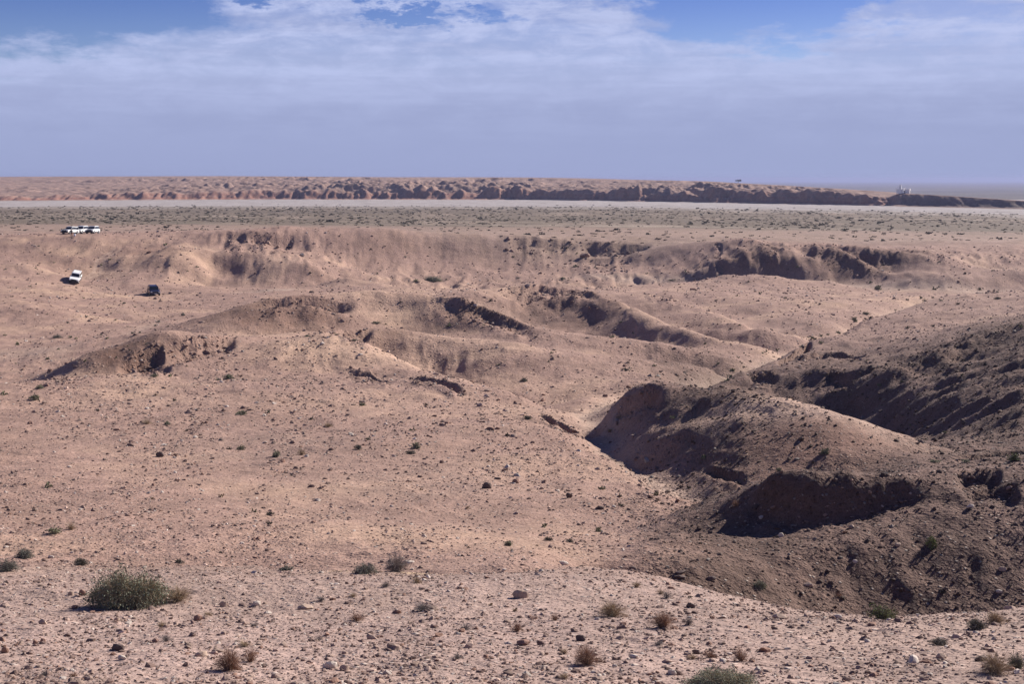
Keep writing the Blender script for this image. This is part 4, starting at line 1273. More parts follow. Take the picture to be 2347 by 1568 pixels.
MF = {
    'green': foliage_mat('green_leaves', (0.100, 0.115, 0.065), (0.290, 0.295, 0.175)),
    'bright': foliage_mat('bright_green_leaves', (0.080, 0.110, 0.035), (0.190, 0.220, 0.075)),
    'olive': foliage_mat('olive_leaves', (0.125, 0.140, 0.092), (0.34, 0.36, 0.255)),
    'grey': foliage_mat('grey_green_leaves', (0.100, 0.112, 0.088), (0.210, 0.215, 0.165)),
    'dark': foliage_mat('dark_olive_leaves', (0.055, 0.058, 0.042), (0.130, 0.120, 0.085)),
    'dry': foliage_mat('dry_rusty_twigs', (0.210, 0.120, 0.085), (0.36, 0.235, 0.160)),
    'straw': foliage_mat('straw_twigs', (0.27, 0.195, 0.125), (0.45, 0.35, 0.235)),
    'twig': foliage_mat('grey_twigs', (0.150, 0.125, 0.115), (0.30, 0.26, 0.235)),
}


def shrub_parts(kind, nstem, nleaf, leaf, seed, lobes=1, wide=None):
    """unit dome shrub: half-width 1, height 1; returns (stem mesh, leaf mesh)"""
    r = np.random.RandomState(seed)
    SV, SF, SS, LV, LF, LS = [], [], [], [], [], []
    wd = wide or 0.012
    cent = [(r.uniform(-0.45, 0.45) * (lobes > 1), r.uniform(-0.3, 0.3) * (lobes > 1), r.uniform(0.6, 1.0) if lobes > 1 else 1.0) for _ in range(lobes)]
    if lobes > 1: cent[0] = (-0.2, 0.0, 1.0)
    tips = []
    for i in range(nstem):
        cx, cy, hs = cent[r.randint(lobes)]
        th = r.uniform(0, 2 * PI); el = math.asin(r.uniform(0.02, 1.0))
        lump = 0.78 + 0.28 * math.sin(3 * th + seed) * math.cos(2 * el + seed) + r.uniform(-0.16, 0.12)
        R_ = lump * (0.72 if lobes > 1 else 1.0)
        tip = np.array([cx + R_ * math.cos(el) * math.cos(th), cy + R_ * math.cos(el) * math.sin(th), R_ * math.sin(el) * hs])
        b0 = np.array([cx * 0.6 + r.uniform(-0.12, 0.12), cy * 0.6 + r.uniform(-0.12, 0.12), 0.0])
        mid = b0 * 0.5 + tip * 0.5 + np.array([0, 0, 0.16]) + r.normal(0, 0.06, 3)
        pts = [b0, mid, tip]
        side = np.cross(tip - b0, r.normal(0, 1, 3)); side /= (np.linalg.norm(side) + 1e-6)
        base = len(SV); sh = r.uniform(0, 1)
        for j, p in enumerate(pts):
            ww = wd * (1.0, 0.7, 0.25)[j]
            SV.append(p - side * ww); SV.append(p + side * ww); SS += [sh, sh]
        SF.append((base, base + 1, base + 3, base + 2)); SF.append((base + 2, base + 3, base + 5, base + 4))
        tips.append((b0, mid, tip))
        # side twigs
        for _ in range(2):
            t = r.uniform(0.4, 0.95)
            q = b0 * (1 - t) ** 2 + 2 * t * (1 - t) * mid + t * t * tip
            e = q + (tip - b0) * r.uniform(0.1, 0.25) + r.normal(0, 0.09, 3)
            base = len(SV)
            SV.append(q - side * wd * 0.5); SV.append(q + side * wd * 0.5); SV.append(e + side * wd * 0.2); SV.append(e - side * wd * 0.2)
            SS += [sh] * 4
            SF.append((base, base + 1, base + 2, base + 3))
    for i in range(nleaf):
        b0, mid, tip = tips[r.randint(len(tips))]
        t = 1 - r.uniform(0, 1) ** 2 * 0.75
        q = b0 * (1 - t) ** 2 + 2 * t * (1 - t) * mid + t * t * tip + r.normal(0, 0.035, 3)
        q[2] = max(q[2], 0.01)
        d = (q - np.array([0, 0, 0.1])); d /= np.linalg.norm(d) + 1e-6
        a = d * 0.6 + r.normal(0, 0.6, 3); a /= np.linalg.norm(a)
        b = np.cross(a, r.normal(0, 1, 3)); b /= np.linalg.norm(b) + 1e-6
        s = leaf * r.uniform(0.6, 1.5)
        base = len(LV)
        LV += [q - b * s * 0.32, q + a * s * 0.5 - b * s * 0.12 * 0, q + b * s * 0.32, q - a * s * 0.5]
        LF.append((base, base + 1, base + 2, base + 3))
        LS += [r.uniform(0, 1)] * 4
    def mk(nm, V, Fc, S):
        me = mesh_np(nm, np.array(V), np.array(Fc), False)
        at = me.attributes.new('shade', 'FLOAT', 'POINT'); at.data.foreach_set('value', np.array(S, dtype=np.float32))
        return me
    return mk('stems', SV, SF, SS), (mk('foliage', LV, LF, LS) if nleaf else None)


KINDS = {   # kind: stem material, leaf material
    'green': ('twig', 'green'), 'olive': ('straw', 'olive'), 'bright': ('twig', 'bright'), 'grey': ('twig', 'grey'), 'dark': ('twig', 'dark'),
    'dry': ('dry', 'dry'), 'straw': ('straw', 'straw'), 'twig': ('twig', 'twig'),
}
_sc = {}


def shrub_meshes(kind, size, i):
    """size: 'big' (foreground), 'mid', 'small'"""
    leafy = kind in ('green', 'bright', 'grey', 'dark', 'olive')
    key = (kind, size, i % (4 if size != 'big' else 2))
    if key not in _sc:
        sd_ = hash((('green', 'bright', 'grey', 'dark', 'dry', 'straw', 'twig', 'olive').index(kind), {'huge': 3, 'big': 0, 'mid': 1, 'small': 2}[size], key[2])) % 9973
        if size == 'huge': a = shrub_parts(kind, 1700, 16000, 0.032, sd_, 5, 0.004)
        elif size == 'big': a = shrub_parts(kind, 420 if leafy else 520, 2600 if leafy else 500, 0.050 if leafy else 0.030, sd_, 2 if leafy else 1, 0.006 if leafy else 0.008)
        elif size == 'mid': a = shrub_parts(kind, 90 if leafy else 170, 620 if leafy else 60, 0.10 if leafy else 0.06, sd_, 2 if leafy else 1, 0.012)
        else: a = shrub_parts(kind, 16, 120 if leafy else 50, 0.24, sd_, 1, 0.04)
        for me, mk in ((a[0], KINDS[kind][0]), (a[1], KINDS[kind][1])):
            if me: me.materials.append(MF[mk])
        _sc[key] = a
    return _sc[key]


_js = {}


def small_shrub_mesh(kind, i):
    key = (kind, i % 5)
    if key not in _js:
        st, fo = shrub_parts(kind, 14, 110, 0.26, 500 + i % 5 + 11 * len(kind) + ord(kind[0]), 2, 0.04)
        fo.materials.append(MF[KINDS[kind][1]])
        _js[key] = fo
    return _js[key]


NSH = [0]


def add_shrub(u, v, wpx, hpx, kind, label, group, size=None):
    p = hit(u, v)
    if p is None: return None
    NSH[0] += 1
    k = p.y / F
    wpx *= 1.12; hpx *= 1.12
    sx = wpx * k / 2.0; sz = hpx * k / 0.95
    if size is None: size = 'huge' if wpx > 170 else 'big' if wpx > 60 else 'mid' if wpx > 26 else 'small'
    rz = rnd.uniform(0, 2 * PI) if size != 'huge' else 0.3
    off = Vector((0, sx * 0.45, -0.03 * sz))
    loc = p + off
    try: loc.z = min(loc.z, ground_z(loc.x, loc.y) - 0.02 * sz)
    except Exception: pass
    loc.z = max(loc.z, p.z - 0.15 * sz)
    if size == 'small':
        o = link('shrub', small_shrub_mesh(kind, NSH[0]))
        o.location = loc; o.rotation_euler = (0, 0, rz); o.scale = (sx, sx, sz)
        tag(o, label, 'shrub', group)
        return o
    st, fo = shrub_meshes(kind, size, NSH[0])
    e = empty('shrub', loc); e.rotation_euler = (0, 0, rz); e.scale = (sx, sx * (1 if size != 'huge' else 0.8), sz)
    tag(e, label, 'shrub', group)
    link('stems', st, None, e)
    if fo: link('foliage', fo, None, e)
    return e


G_FG = 'shrubs growing on the foreground gravel'
G_SL = 'small bushes dotted over the pale slope'
G_RT = 'bushes on the dark right-hand hills'
SHRUBS = [
    (285, 1400, 210, 120, 'olive', 'largest bush of the picture, broad green-grey dome on the left foreground gravel', G_FG),
    (405, 1382, 70, 40, 'straw', 'pale dry grass tuft against the right side of the largest bush', G_FG),
    (835, 1318, 72, 38, 'grey', 'round grey-green bush on the gravel rim left of the pale twiggy shrub', G_FG),
    (908, 1312, 72, 48, 'twig', 'pale leafless twiggy shrub right of the round grey-green bush', G_FG),
    (660, 1309, 44, 18, 'grey', 'low grey-green tuft on the gravel rim', G_FG),
    (2025, 1420, 80, 42, 'bright', 'bright green bush with two lobes in front of the dark mound', G_FG),
    (1742, 1354, 56, 26, 'green', 'dark green bush in the crook where pale gravel meets dark mound', G_FG),
    (2135, 1258, 40, 44, 'bright', 'yellow-green bush standing alone on the dark mound', G_RT),
    (1665, 1590, 190, 66, 'olive', 'green bush cut off by the bottom edge of the picture', G_FG),
    (1520, 1442, 68, 42, 'dry', 'rust-coloured dry bush at centre right of the foreground', G_FG),
    (1402, 1416, 80, 42, 'straw', 'straw-coloured dry bush left of the rust-coloured one', G_FG),
    (1700, 1518, 52, 38, 'dry', 'small round rusty bush above the cut green bush', G_FG),
    (1345, 1528, 80, 52, 'dry', 'brown tangled bush near the bottom centre', G_FG),
    (522, 1540, 78, 58, 'dry', 'reddish dry bush with a dark shadow at the lower left', G_FG),
    (572, 1520, 50, 38, 'dry', 'smaller dry bush touching the reddish one on its right', G_FG),
    (2245, 1444, 72, 38, 'dark', 'dark twiggy bush near the right edge of the foreground', G_FG),
    (2285, 1432, 60, 34, 'straw', 'pale straw bush behind the dark twiggy one at right', G_FG),
    (2162, 1482, 62, 24, 'dark', 'low dark bush below and left of the dark twiggy one', G_FG),
    (2285, 1550, 90, 58, 'straw', 'large olive-straw bush in the bottom right corner', G_FG),
    (2340, 1535, 60, 52, 'green', 'green-yellow bush in the bottom right corner at the edge', G_FG),
    (968, 1403, 58, 22, 'twig', 'grey-purple leafless tuft in the centre foreground', G_FG),
    (1185, 1450, 40, 26, 'dry', 'rusty tuft below the long tan boulder', G_FG),
    (1272, 1424, 28, 20, 'dry', 'tiny rusty tuft right of the other rusty tuft', G_FG),
    (1065, 1446, 46, 16, 'twig', 'thin grey tuft between the grey-purple tuft and the rusty one', G_FG),
    (735, 1380, 34, 16, 'twig', 'small grey tuft right of the flat tan slab', G_FG),
    (58, 1282, 60, 34, 'grey', 'loose grey-green shrub near the left edge', G_FG),
    (12, 1312, 60, 40, 'grey', 'pale green shrub cut by the left edge', G_FG),
    (183, 1297, 54, 26, 'dark', 'low dark olive bush above the largest bush', G_SL),
    (410, 1293, 32, 18, 'dark', 'small dark bush right of the low olive one', G_SL),
    (118, 1227, 50, 22, 'green', 'flat green bush on the far left slope with straw beside it', G_SL),
    (160, 1216, 34, 20, 'straw', 'straw tuft right of the flat green bush', G_SL),
    (108, 1119, 22, 20, 'green', 'lone green bush on the empty left slope', G_SL),
    (1170, 1253, 34, 20, 'green', 'yellowish green bush at the lower middle of the pale slope', G_SL),
    (1248, 1210, 22, 12, 'green', 'upper bush of a small vertical trio below the pale slope', G_SL),
    (1256, 1240, 28, 14, 'dark', 'middle bush of a small vertical trio below the pale slope', G_SL),
    (1306, 1244, 28, 12, 'dark', 'right bush of a small trio below the pale slope', G_SL),
    (1372, 1220, 28, 18, 'green', 'green bush near the foot of the dark mound', G_SL),
    (620, 1182, 30, 14, 'dark', 'upper right bush of three on the lower left slope', G_SL),
    (618, 1203, 22, 12, 'dark', 'lower bush of three on the lower left slope', G_SL),
    (580, 1175, 20, 12, 'green', 'leftmost bush of three on the lower left slope', G_SL),
    (505, 1141, 18, 12, 'straw', 'tiny brown bush above the three bushes', G_SL),
    (633, 1049, 28, 22, 'green', 'dark green bush in a loose row of four, third from left', G_SL),
    (690, 1044, 30, 18, 'straw', 'brownish bush at the right end of a loose row of four', G_SL),
    (552, 1032, 28, 18, 'green', 'green bush in a loose row of four, second from left', G_SL),
    (525, 1031, 16, 10, 'dark', 'smallest bush at the left end of a loose row of four', G_SL),
    (820, 1032, 30, 16, 'dark', 'dark bush left of the pair in the middle of the slope', G_SL),
    (957, 1030, 34, 20, 'green', 'upper bush of the pair in the middle of the slope', G_SL),
    (940, 1042, 34, 14, 'dark', 'lower bush of the pair in the middle of the slope', G_SL),
    (844, 1010, 22, 10, 'dark', 'small flat bush above the dark one mid slope', G_SL),
    (77, 919, 36, 20, 'green', 'dark green bush at the left rim of the slope', G_SL),
    (86, 893, 30, 14, 'green', 'bush directly behind the dark green one at the left rim', G_SL),
    (6, 906, 22, 14, 'green', 'bush cut by the left picture edge at the rim', G_SL),
    (555, 952, 46, 16, 'green', 'wide low green bush on the upper left slope', G_SL),
    (613, 948, 18, 10, 'green', 'small green bush right of the wide low one', G_SL),
    (383, 974, 24, 12, 'green', 'green bush beside a tan tuft on the upper left slope', G_SL),
    (335, 973, 32, 14, 'straw', 'tan tuft left of a green bush on the upper left slope', G_SL),
    (225, 943, 16, 10, 'dark', 'small bush alone below the left rim', G_SL),
    (396, 920, 18, 10, 'dark', 'small dark bush in bare gravel left of centre', G_SL),
    (522, 869, 40, 14, 'green', 'wide green bush on the centre mesa near its left end', G_SL),
    (498, 872, 16, 9, 'green', 'bush touching the wide green one on its left', G_SL),
    (550, 864, 16, 7, 'dry', 'rusty tuft right of the wide green bush on the mesa', G_SL),
    (353, 865, 26, 11, 'green', 'left one of two green bushes under the broken rim', G_SL),
    (391, 864, 16, 10, 'green', 'right one of two green bushes under the broken rim', G_SL),
    (830, 931, 24, 13, 'green', 'bush on smooth sand below the centre mesa', G_SL),
    (1208, 962, 30, 15, 'dark', 'dark bush near the thin scarp right of centre', G_SL),
    (1203, 876, 26, 16, 'grey', 'round bush alone on the smooth centre flank', G_SL),
    (1437, 851, 22, 13, 'grey', 'round bush on the flank above the shadowed peak', G_SL),
    (752, 980, 30, 14, 'straw', 'olive-tan bush in the middle of the upper slope', G_SL),
    (715, 963, 18, 10, 'dark', 'small grey bush up and left of the olive-tan one', G_SL),
    (945, 988, 22, 9, 'green', 'flat bush above the mid-slope pair', G_SL),
    (1163, 1000, 22, 9, 'dark', 'flat dark bush below the thin scarp', G_SL),
    (1893, 1042, 36, 22, 'green', 'green bush with a long shadow on the red hollow face', G_RT),
    (1788, 1081, 24, 12, 'green', 'smaller bush at the foot of the red hollow face', G_RT),
    (1614, 1053, 22, 14, 'green', 'bush at the left end of the red hollow face', G_RT),
    (2332, 1058, 48, 24, 'bright', 'bright green bush at the right picture edge beyond the mound', G_RT),
    (2215, 1060, 30, 10, 'green', 'low bush in the gully left of the bright edge bush', G_RT),
    (2140, 1062, 40, 9, 'green', 'line of low green growth in the gully behind the mound', G_RT),
    (1380, 1124, 22, 13, 'green', 'topmost bush of three above the gully mouth', G_SL),
    (1420, 1141, 20, 12, 'grey', 'middle bush of three above the gully mouth', G_SL),
    (1424, 1161, 22, 10, 'dark', 'lowest bush of three above the gully mouth', G_SL),
    (1506, 1138, 20, 12, 'green', 'bush in the gully bed left of the dark mound', G_SL),
    (1578, 1121, 18, 12, 'dark', 'bush at the gully bend below the red hollow face', G_SL),
    (1545, 960, 22, 10, 'green', 'bush on the shadowed flank under the peak', G_RT),
    (1420, 960, 26, 10, 'straw', 'straw tuft in the gully under the shadowed peak', G_SL),
    (1400, 992, 30, 10, 'straw', 'second straw tuft lower in the same gully', G_SL),
    (985, 646, 72, 17, 'green', 'wide clump of dark scrub on the valley floor', 'bushes on the valley floor'),
    (955, 647, 26, 10, 'green', 'bush at the left end of the wide valley clump', 'bushes on the valley floor'),
    (1318, 612, 14, 8, 'green', 'dark bush on the back valley slope below the red scarp', 'bushes on the valley floor'),
    (2015, 664, 26, 15, 'green', 'left one of two round bushes on the pale wash at right', 'bushes on the valley floor'),
    (2144, 664, 22, 12, 'green', 'right one of two round bushes on the pale wash at right', 'bushes on the valley floor'),
    (1290, 640, 26, 6, 'green', 'flat bush on the pale wash right of centre', 'bushes on the valley floor'),
    (1545, 643, 40, 5, 'green', 'thin green streak of growth along the wash', 'bushes on the valley floor'),
    (125, 776, 30, 12, 'grey', 'grey bush on the left valley floor, widest there', 'bushes on the valley floor'),
    (160, 775, 14, 7, 'green', 'green bush just right of the grey one on the left valley floor', 'bushes on the valley floor'),
    (172, 778, 14, 8, 'green', 'second green bush right of the grey one on the left floor', 'bushes on the valley floor'),
    (40, 792, 14, 12, 'green', 'bush left of the grey one on the left valley floor', 'bushes on the valley floor'),
    (195, 830, 14, 9, 'green', 'bush at the left foot of the broken brown ridge', 'bushes on the valley floor'),
    (860, 743, 30, 9, 'green', 'green bush on the saddle behind the centre mesa', G_SL),
    (808, 782, 26, 6, 'green', 'thin bush on the crest of the centre mesa', G_SL),
    (770, 768, 22, 8, 'green', 'bush beside the dark stones on the mesa rim', G_SL),
    (700, 772, 26, 6, 'green', 'flat green bush in the sandy strip below the red hollow', G_SL),
    (1028, 749, 20, 12, 'green', 'green bush below the long shadowed scarp', G_SL),
    (1405, 775, 18, 9, 'green', 'bush on the crest right of the long scarp', G_SL),
    (1170, 760, 18, 9, 'dry', 'dark reddish bush at the foot of the long scarp', G_SL),
    (1960, 735, 24, 12, 'green', 'dark bush in the gully bend at far right', G_RT),
    (1985, 722, 26, 10, 'green', 'bush above the gully bend at far right', G_RT),
    (2290, 686, 26, 8, 'dark', 'dark bush in the hollow near the right ridge top', G_RT),
]
for i_, s_ in enumerate(SHRUBS): add_shrub(*s_)

# smaller scrub: one object each, the same zone shares its label
ZONES = [   # group, where, box (u0, v0, u1, v1), count, width range, kinds
    ('scrub around the parked vehicles', 'on the slope around the vehicles', (0, 560, 470, 690), 30, (7, 13), ('green', 'dark')),
    ('scrub on the left valley floor', 'on the flat left valley floor', (0, 690, 430, 850), 28, (8, 15), ('green', 'grey')),
    ('scrub on the back valley wall', 'on the back wall of the valley', (480, 565, 1500, 650), 22, (6, 12), ('green', 'dark')),
    ('scrub under the broken hills', 'below the broken hills at back right', (1500, 600, 2347, 700), 30, (7, 14), ('green', 'dark')),
    ('scrub on the centre ridges', 'on the rounded centre ridges', (880, 690, 1750, 850), 20, (8, 15), ('green', 'dark')),
    ('scrub on the dark right slope', 'on the broad dark right slope', (1800, 700, 2347, 1000), 20, (8, 18), ('green', 'dark')),
    ('tufts on the pale slope', 'on the long pale slope', (0, 900, 1300, 1290), 16, (9, 17), ('straw', 'dark', 'twig')),
    ('tufts in the foreground gravel', 'in the foreground gravel', (0, 1330, 2347, 1560), 26, (18, 40), ('straw', 'twig', 'dry', 'straw')),
    ('tufts on the dark mound', 'on the front dark mound', (1500, 1150, 2347, 1400), 10, (12, 24), ('dark', 'dry', 'twig')),
]
LOOK = {'green': 'green bush', 'dark': 'dark olive bush', 'grey': 'grey-green bush', 'straw': 'straw-coloured tuft', 'twig': 'grey leafless tuft', 'dry': 'rusty dry tuft'}
zr = random.Random(21)
for g_, wh_, (a_, b_, c_, d_), n_, (w0_, w1_), ks_ in ZONES:
    for _ in range(n_):
        w_ = zr.uniform(w0_, w1_) * (1.35 if zr.random() < 0.15 else 1)
        fx_, fy_ = zr.random(), zr.random()
        k_ = zr.choice(ks_)
        part_ = ('left', 'middle', 'right')[int(fx_ * 3)] + (' upper' if fy_ < 0.5 else ' lower')
        sz_ = 'tiny' if w_ < w0_ + (w1_ - w0_) * 0.4 else 'small'
        add_shrub(a_ + (c_ - a_) * fx_, b_ + (d_ - b_) * fy_, w_, w_ * zr.uniform(0.4, 0.6), k_,
                  '%s %s %s, %s part' % (sz_, LOOK[k_], wh_, part_), g_, 'small' if w_ < 22 else 'mid')
GUL = [(1660, 872), (1700, 838), (1750, 812), (1800, 800), (1850, 790), (1900, 768), (1950, 750), (2000, 728), (2060, 703), (2110, 690), (2150, 681)]
for j_ in range(24):
    t_ = zr.random() * 9.99; a_ = GUL[int(t_)]; b_ = GUL[int(t_) + 1]; t_ -= int(t_)
    st_ = 'lower' if int(j_) % 3 == 0 else 'whole'
    u_ = a_[0] + (b_[0] - a_[0]) * t_ + zr.uniform(-14, 14)
    add_shrub(u_, a_[1] + (b_[1] - a_[1]) * t_ + zr.uniform(-5, 7), zr.uniform(10, 24), zr.uniform(5, 10), zr.choice(('green', 'green', 'dark')),
              'bush in the line of scrub along the winding gully, %s stretch' % ('near' if u_ < 1800 else 'middle' if u_ < 1980 else 'far'), 'scrub along the winding gully', 'small')
print('shrubs', NSH[0])


# scrub of the far plain, beyond counting
def plain_scrub():
    rs = np.random.RandomState(3)
    st, fo = shrub_parts('green', 10, 26, 0.5, 77, 1, 0.05)
    fo.materials.append(MF['dark'])
    # one mesh: low leafy tufts made of a handful of faces
    n = 5200
    u = rs.uniform(-250, 2600, n * 2); L = rs.uniform(math.log(345), math.log(1020), n * 2)
    bank = np.interp(u, *BANK)
    x0, y0, z0, _ = terrain_xyz(u[:, None], L[:, None])
    x0, y0, z0 = x0[:, 0], y0[:, 0], z0[:, 0]
    d = fbm(x0 / 60.0, y0 / 90.0, 3, 0.6, 3.0)
    p = np.clip(0.30 + 0.9 * d + 0.35 * sstep(L, math.log(420), math.log(520)), 0.05, 1) * np.where(L > bank, np.where(L < bank + 0.07, 0.12, 0.0), 1)
    k = np.nonzero(rs.uniform(0, 1, n * 2) < p)[0][:n]
    V, Fc, S = [], [], []
    base = np.array([v.co[:] for v in fo.vertices]); faces = np.array([list(q.vertices) for q in fo.polygons])
    sh = np.array([a.value for a in fo.attributes['shade'].data])
    off = 0
    for i in k:
        s = 0.62 * rs.uniform(0.5, 1.3) * (1.7 if rs.uniform() < 0.08 else 1) * (0.75 + y0[i] / 1500)
        if y0[i] < 420: z = ground_z(x0[i], y0[i])
        else: z = z0[i]
        a = rs.uniform(0, 6.28)
        R_ = np.array([[math.cos(a), -math.sin(a), 0], [math.sin(a), math.cos(a), 0], [0, 0, 1]])
        V.append(base @ R_.T * np.array([s, s, s * 0.8]) + np.array([x0[i], y0[i], z - 0.05]))
        Fc.append(faces + off); off += len(base); S.append(sh)
    me = mesh_np('plain_scrub', np.concatenate(V), np.concatenate(Fc), False)
    at = me.attributes.new('shade', 'FLOAT', 'POINT'); at.data.foreach_set('value', np.concatenate(S).astype(np.float32))
    o = link('plain_scrub', me, MF['dark'])
    tag(o, 'countless low dark bushes covering the flat plain before the river bed', None, None, 'stuff')


plain_scrub()

# ------------------------------------------------------------------ off-road cars
M_WHITE = plain('white_car_paint', (0.80, 0.80, 0.78), 0.3, 0.5)
M_NAVY = plain('dark_blue_car_paint', (0.018, 0.022, 0.060), 0.25, 0.5)
M_GLASSD = plain('dark_window_glass', (0.015, 0.018, 0.022), 0.08, 0.7)
M_TYRE = plain('tyre_rubber', (0.018, 0.018, 0.018), 0.85, 0.2)
M_RIM = plain('grey_wheel_rim', (0.35, 0.35, 0.36), 0.4, 0.5, 0.6)
M_TRIM = plain('black_plastic_trim', (0.03, 0.03, 0.032), 0.6, 0.3)
M_LAMP = plain('headlight_lens', (0.75, 0.77, 0.78), 0.1, 0.8)
M_RED = plain('red_lamp_lens', (0.35, 0.02, 0.02), 0.2, 0.6)


def prism(name, prof, halfw, mat, parent, top_in=0.0, bev=0.03, z_in=0.0):
    """side profile (x along the car, z up) given width; vertices above z_in lean inwards by top_in"""
    bm = bmesh.new()
    def w_(z): return halfw - (top_in * max(0.0, (z - z_in)) if top_in else 0)
    A = [bm.verts.new((x, w_(z), z)) for x, z in prof]; B_ = [bm.verts.new((x, -w_(z), z)) for x, z in prof]
    n = len(prof)
    for i in range(n):
        j = (i + 1) % n
        bm.faces.new((A[i], A[j], B_[j], B_[i]))
    bm.faces.new(A[::-1]); bm.faces.new(B_)
    if bev: bmesh.ops.bevel(bm, geom=bm.edges[:], offset=bev, segments=2, affect='EDGES')
    bmesh.ops.recalc_face_normals(bm, faces=bm.faces[:])
    me = bpy.data.meshes.new(name); bm.to_mesh(me); bm.free()
    for p in me.polygons: p.use_smooth = False
    return link(name, me, mat, parent)


def boxy(name, c, s, mat, parent, bev=0.015):
    bm = bmesh.new(); bmesh.ops.create_cube(bm, size=1.0)
    for v in bm.verts: v.co = Vector((v.co.x * s[0] + c[0], v.co.y * s[1] + c[1], v.co.z * s[2] + c[2]))
    if bev: bmesh.ops.bevel(bm, geom=bm.edges[:], offset=min(bev, min(s) * 0.3), segments=1, affect='EDGES')
    me = bpy.data.meshes.new(name); bm.to_mesh(me); bm.free()
    return link(name, me, mat, parent)


def disc(name, c, r, wdt, mat, parent, seg=20):
    bm = bmesh.new()
    bmesh.ops.create_cone(bm, cap_ends=True, segments=seg, radius1=r, radius2=r, depth=wdt, matrix=Matrix.Translation(c) @ Matrix.Rotation(PI / 2, 4, 'X'))
    bmesh.ops.bevel(bm, geom=[e for e in bm.edges if not e.is_manifold or len(e.link_faces) == 2 and e.calc_face_angle(0) > 1.2], offset=wdt * 0.15, segments=1, affect='EDGES')
    me = bpy.data.meshes.new(name); bm.to_mesh(me); bm.free()
    return link(name, me, mat, parent)


def make_car(body_mat, rounded=False):
    """front of the car points to +X"""
    e = empty('off_road_car')
    bv = 0.09 if rounded else 0.05
    lower = [(-2.25, 0.42), (-2.30, 0.75), (-2.26, 1.06), (0.72, 1.06), (1.0, 1.03), (2.12, 0.94), (2.28, 0.84), (2.30, 0.46), (1.95, 0.36), (-1.9, 0.36)]
    b = prism('body', lower, 0.90, body_mat, e, 0, bv)
    prism('cabin', [(-2.18, 1.05), (-2.10, 1.62), (-1.95, 1.74), (0.10, 1.74), (0.28, 1.68), (0.80, 1.05)], 0.84, body_mat, e, 0.16, bv, 1.05)
    # glass panes sit a few millimetres proud of the cabin
    def pane(name, pts, par=e):
        me = bpy.data.meshes.new(name)
        bm = bmesh.new(); vs = [bm.verts.new(p) for p in pts]; f = bm.faces.new(vs)
        r_ = bmesh.ops.extrude_face_region(bm, geom=[f]); nrm = f.normal
        nv = [g for g in r_['geom'] if isinstance(g, bmesh.types.BMVert)]
        cen = Vector((-0.7, 0, 1.2))
        f.normal_update(); d = f.normal.copy()
        if d.dot(f.calc_center_median() - cen) < 0: d = -d
        for v in nv: v.co += d * 0.02
        for v in vs: v.co -= d * 0.01
        bmesh.ops.recalc_face_normals(bm, faces=bm.faces[:])
        bm.to_mesh(me); bm.free()
        return link(name, me, M_GLASSD, par)
    pane('windscreen', [(0.745, 0.74, 1.12), (0.745, -0.74, 1.12), (0.36, -0.66, 1.60), (0.36, 0.66, 1.60)])
    pane('rear_window', [(-2.175, 0.70, 1.15), (-2.175, -0.70, 1.15), (-2.115, -0.62, 1.58), (-2.115, 0.62, 1.58)])
    for s in (1, -1):
        def yy(z): return s * (0.846 - 0.16 * (z - 1.05))
        for x0, x1, xt0, xt1 in ((-0.10, 0.62, -0.10, 0.22), (-1.05, -0.18, -1.05, -0.18), (-2.02, -1.13, -1.98, -1.13)):
            pane('side_window', [(x0, yy(1.12), 1.12), (x1, yy(1.12), 1.12), (xt1, yy(1.60), 1.60), (xt0, yy(1.60), 1.60)])
        for x in (-1.42, 1.42):
            wh = empty('wheel', (x, s * 0.80, 0.38)); wh.parent = e
            disc('tyre', (0, 0, 0), 0.38, 0.26, M_TYRE, wh)
            disc('rim', (0, s * 0.125, 0), 0.22, 0.04, M_RIM, wh, 14)
        boxy('headlight', (2.29, s * 0.68, 0.80), (0.05, 0.26, 0.16), M_LAMP, e)
        boxy('tail_light', (-2.30, s * 0.78, 0.90), (0.04, 0.12, 0.26), M_RED, e)
        boxy('mirror', (0.62, s * 0.99, 1.16), (0.10, 0.16, 0.14), M_TRIM, e)
        boxy('door_handle', (-0.05, s * 0.915, 0.93), (0.16, 0.03, 0.035), M_TRIM, e)
        boxy('roof_rail', (-0.95, s * 0.62, 1.775), (1.7, 0.04, 0.05), M_TRIM, e)
    if rounded:
        boxy('grille', (2.305, 0, 0.80), (0.04, 0.98, 0.15), M_TRIM, e)
        boxy('bumper', (2.33, 0, 0.50), (0.16, 1.74, 0.20), body_mat, e, 0.03)
    else:
        boxy('grille', (2.305, 0, 0.78), (0.04, 1.04, 0.30), M_TRIM, e)
        boxy('bumper', (2.36, 0, 0.50), (0.20, 1.80, 0.30), M_TRIM, e, 0.03)
        boxy('bull_bar', (2.47, 0, 0.74), (0.06, 1.20, 0.08), M_TRIM, e, 0.02)
        boxy('side_skirt', (0, 0, 0.40), (2.1, 1.86, 0.16), M_TRIM, e, 0.02)
    boxy('bumper', (-2.33, 0, 0.50), (0.14, 1.74, 0.18), M_TRIM, e, 0.03)
    boxy('number_plate', (2.415, 0, 0.52), (0.012, 0.46, 0.11), M_WHITE, e, 0.002)
    return e


def copy_tree(o, parent=None):
    c = o.copy(); COL.objects.link(c); c.parent = parent
    for ch in o.children: copy_tree(ch, c)
    return c


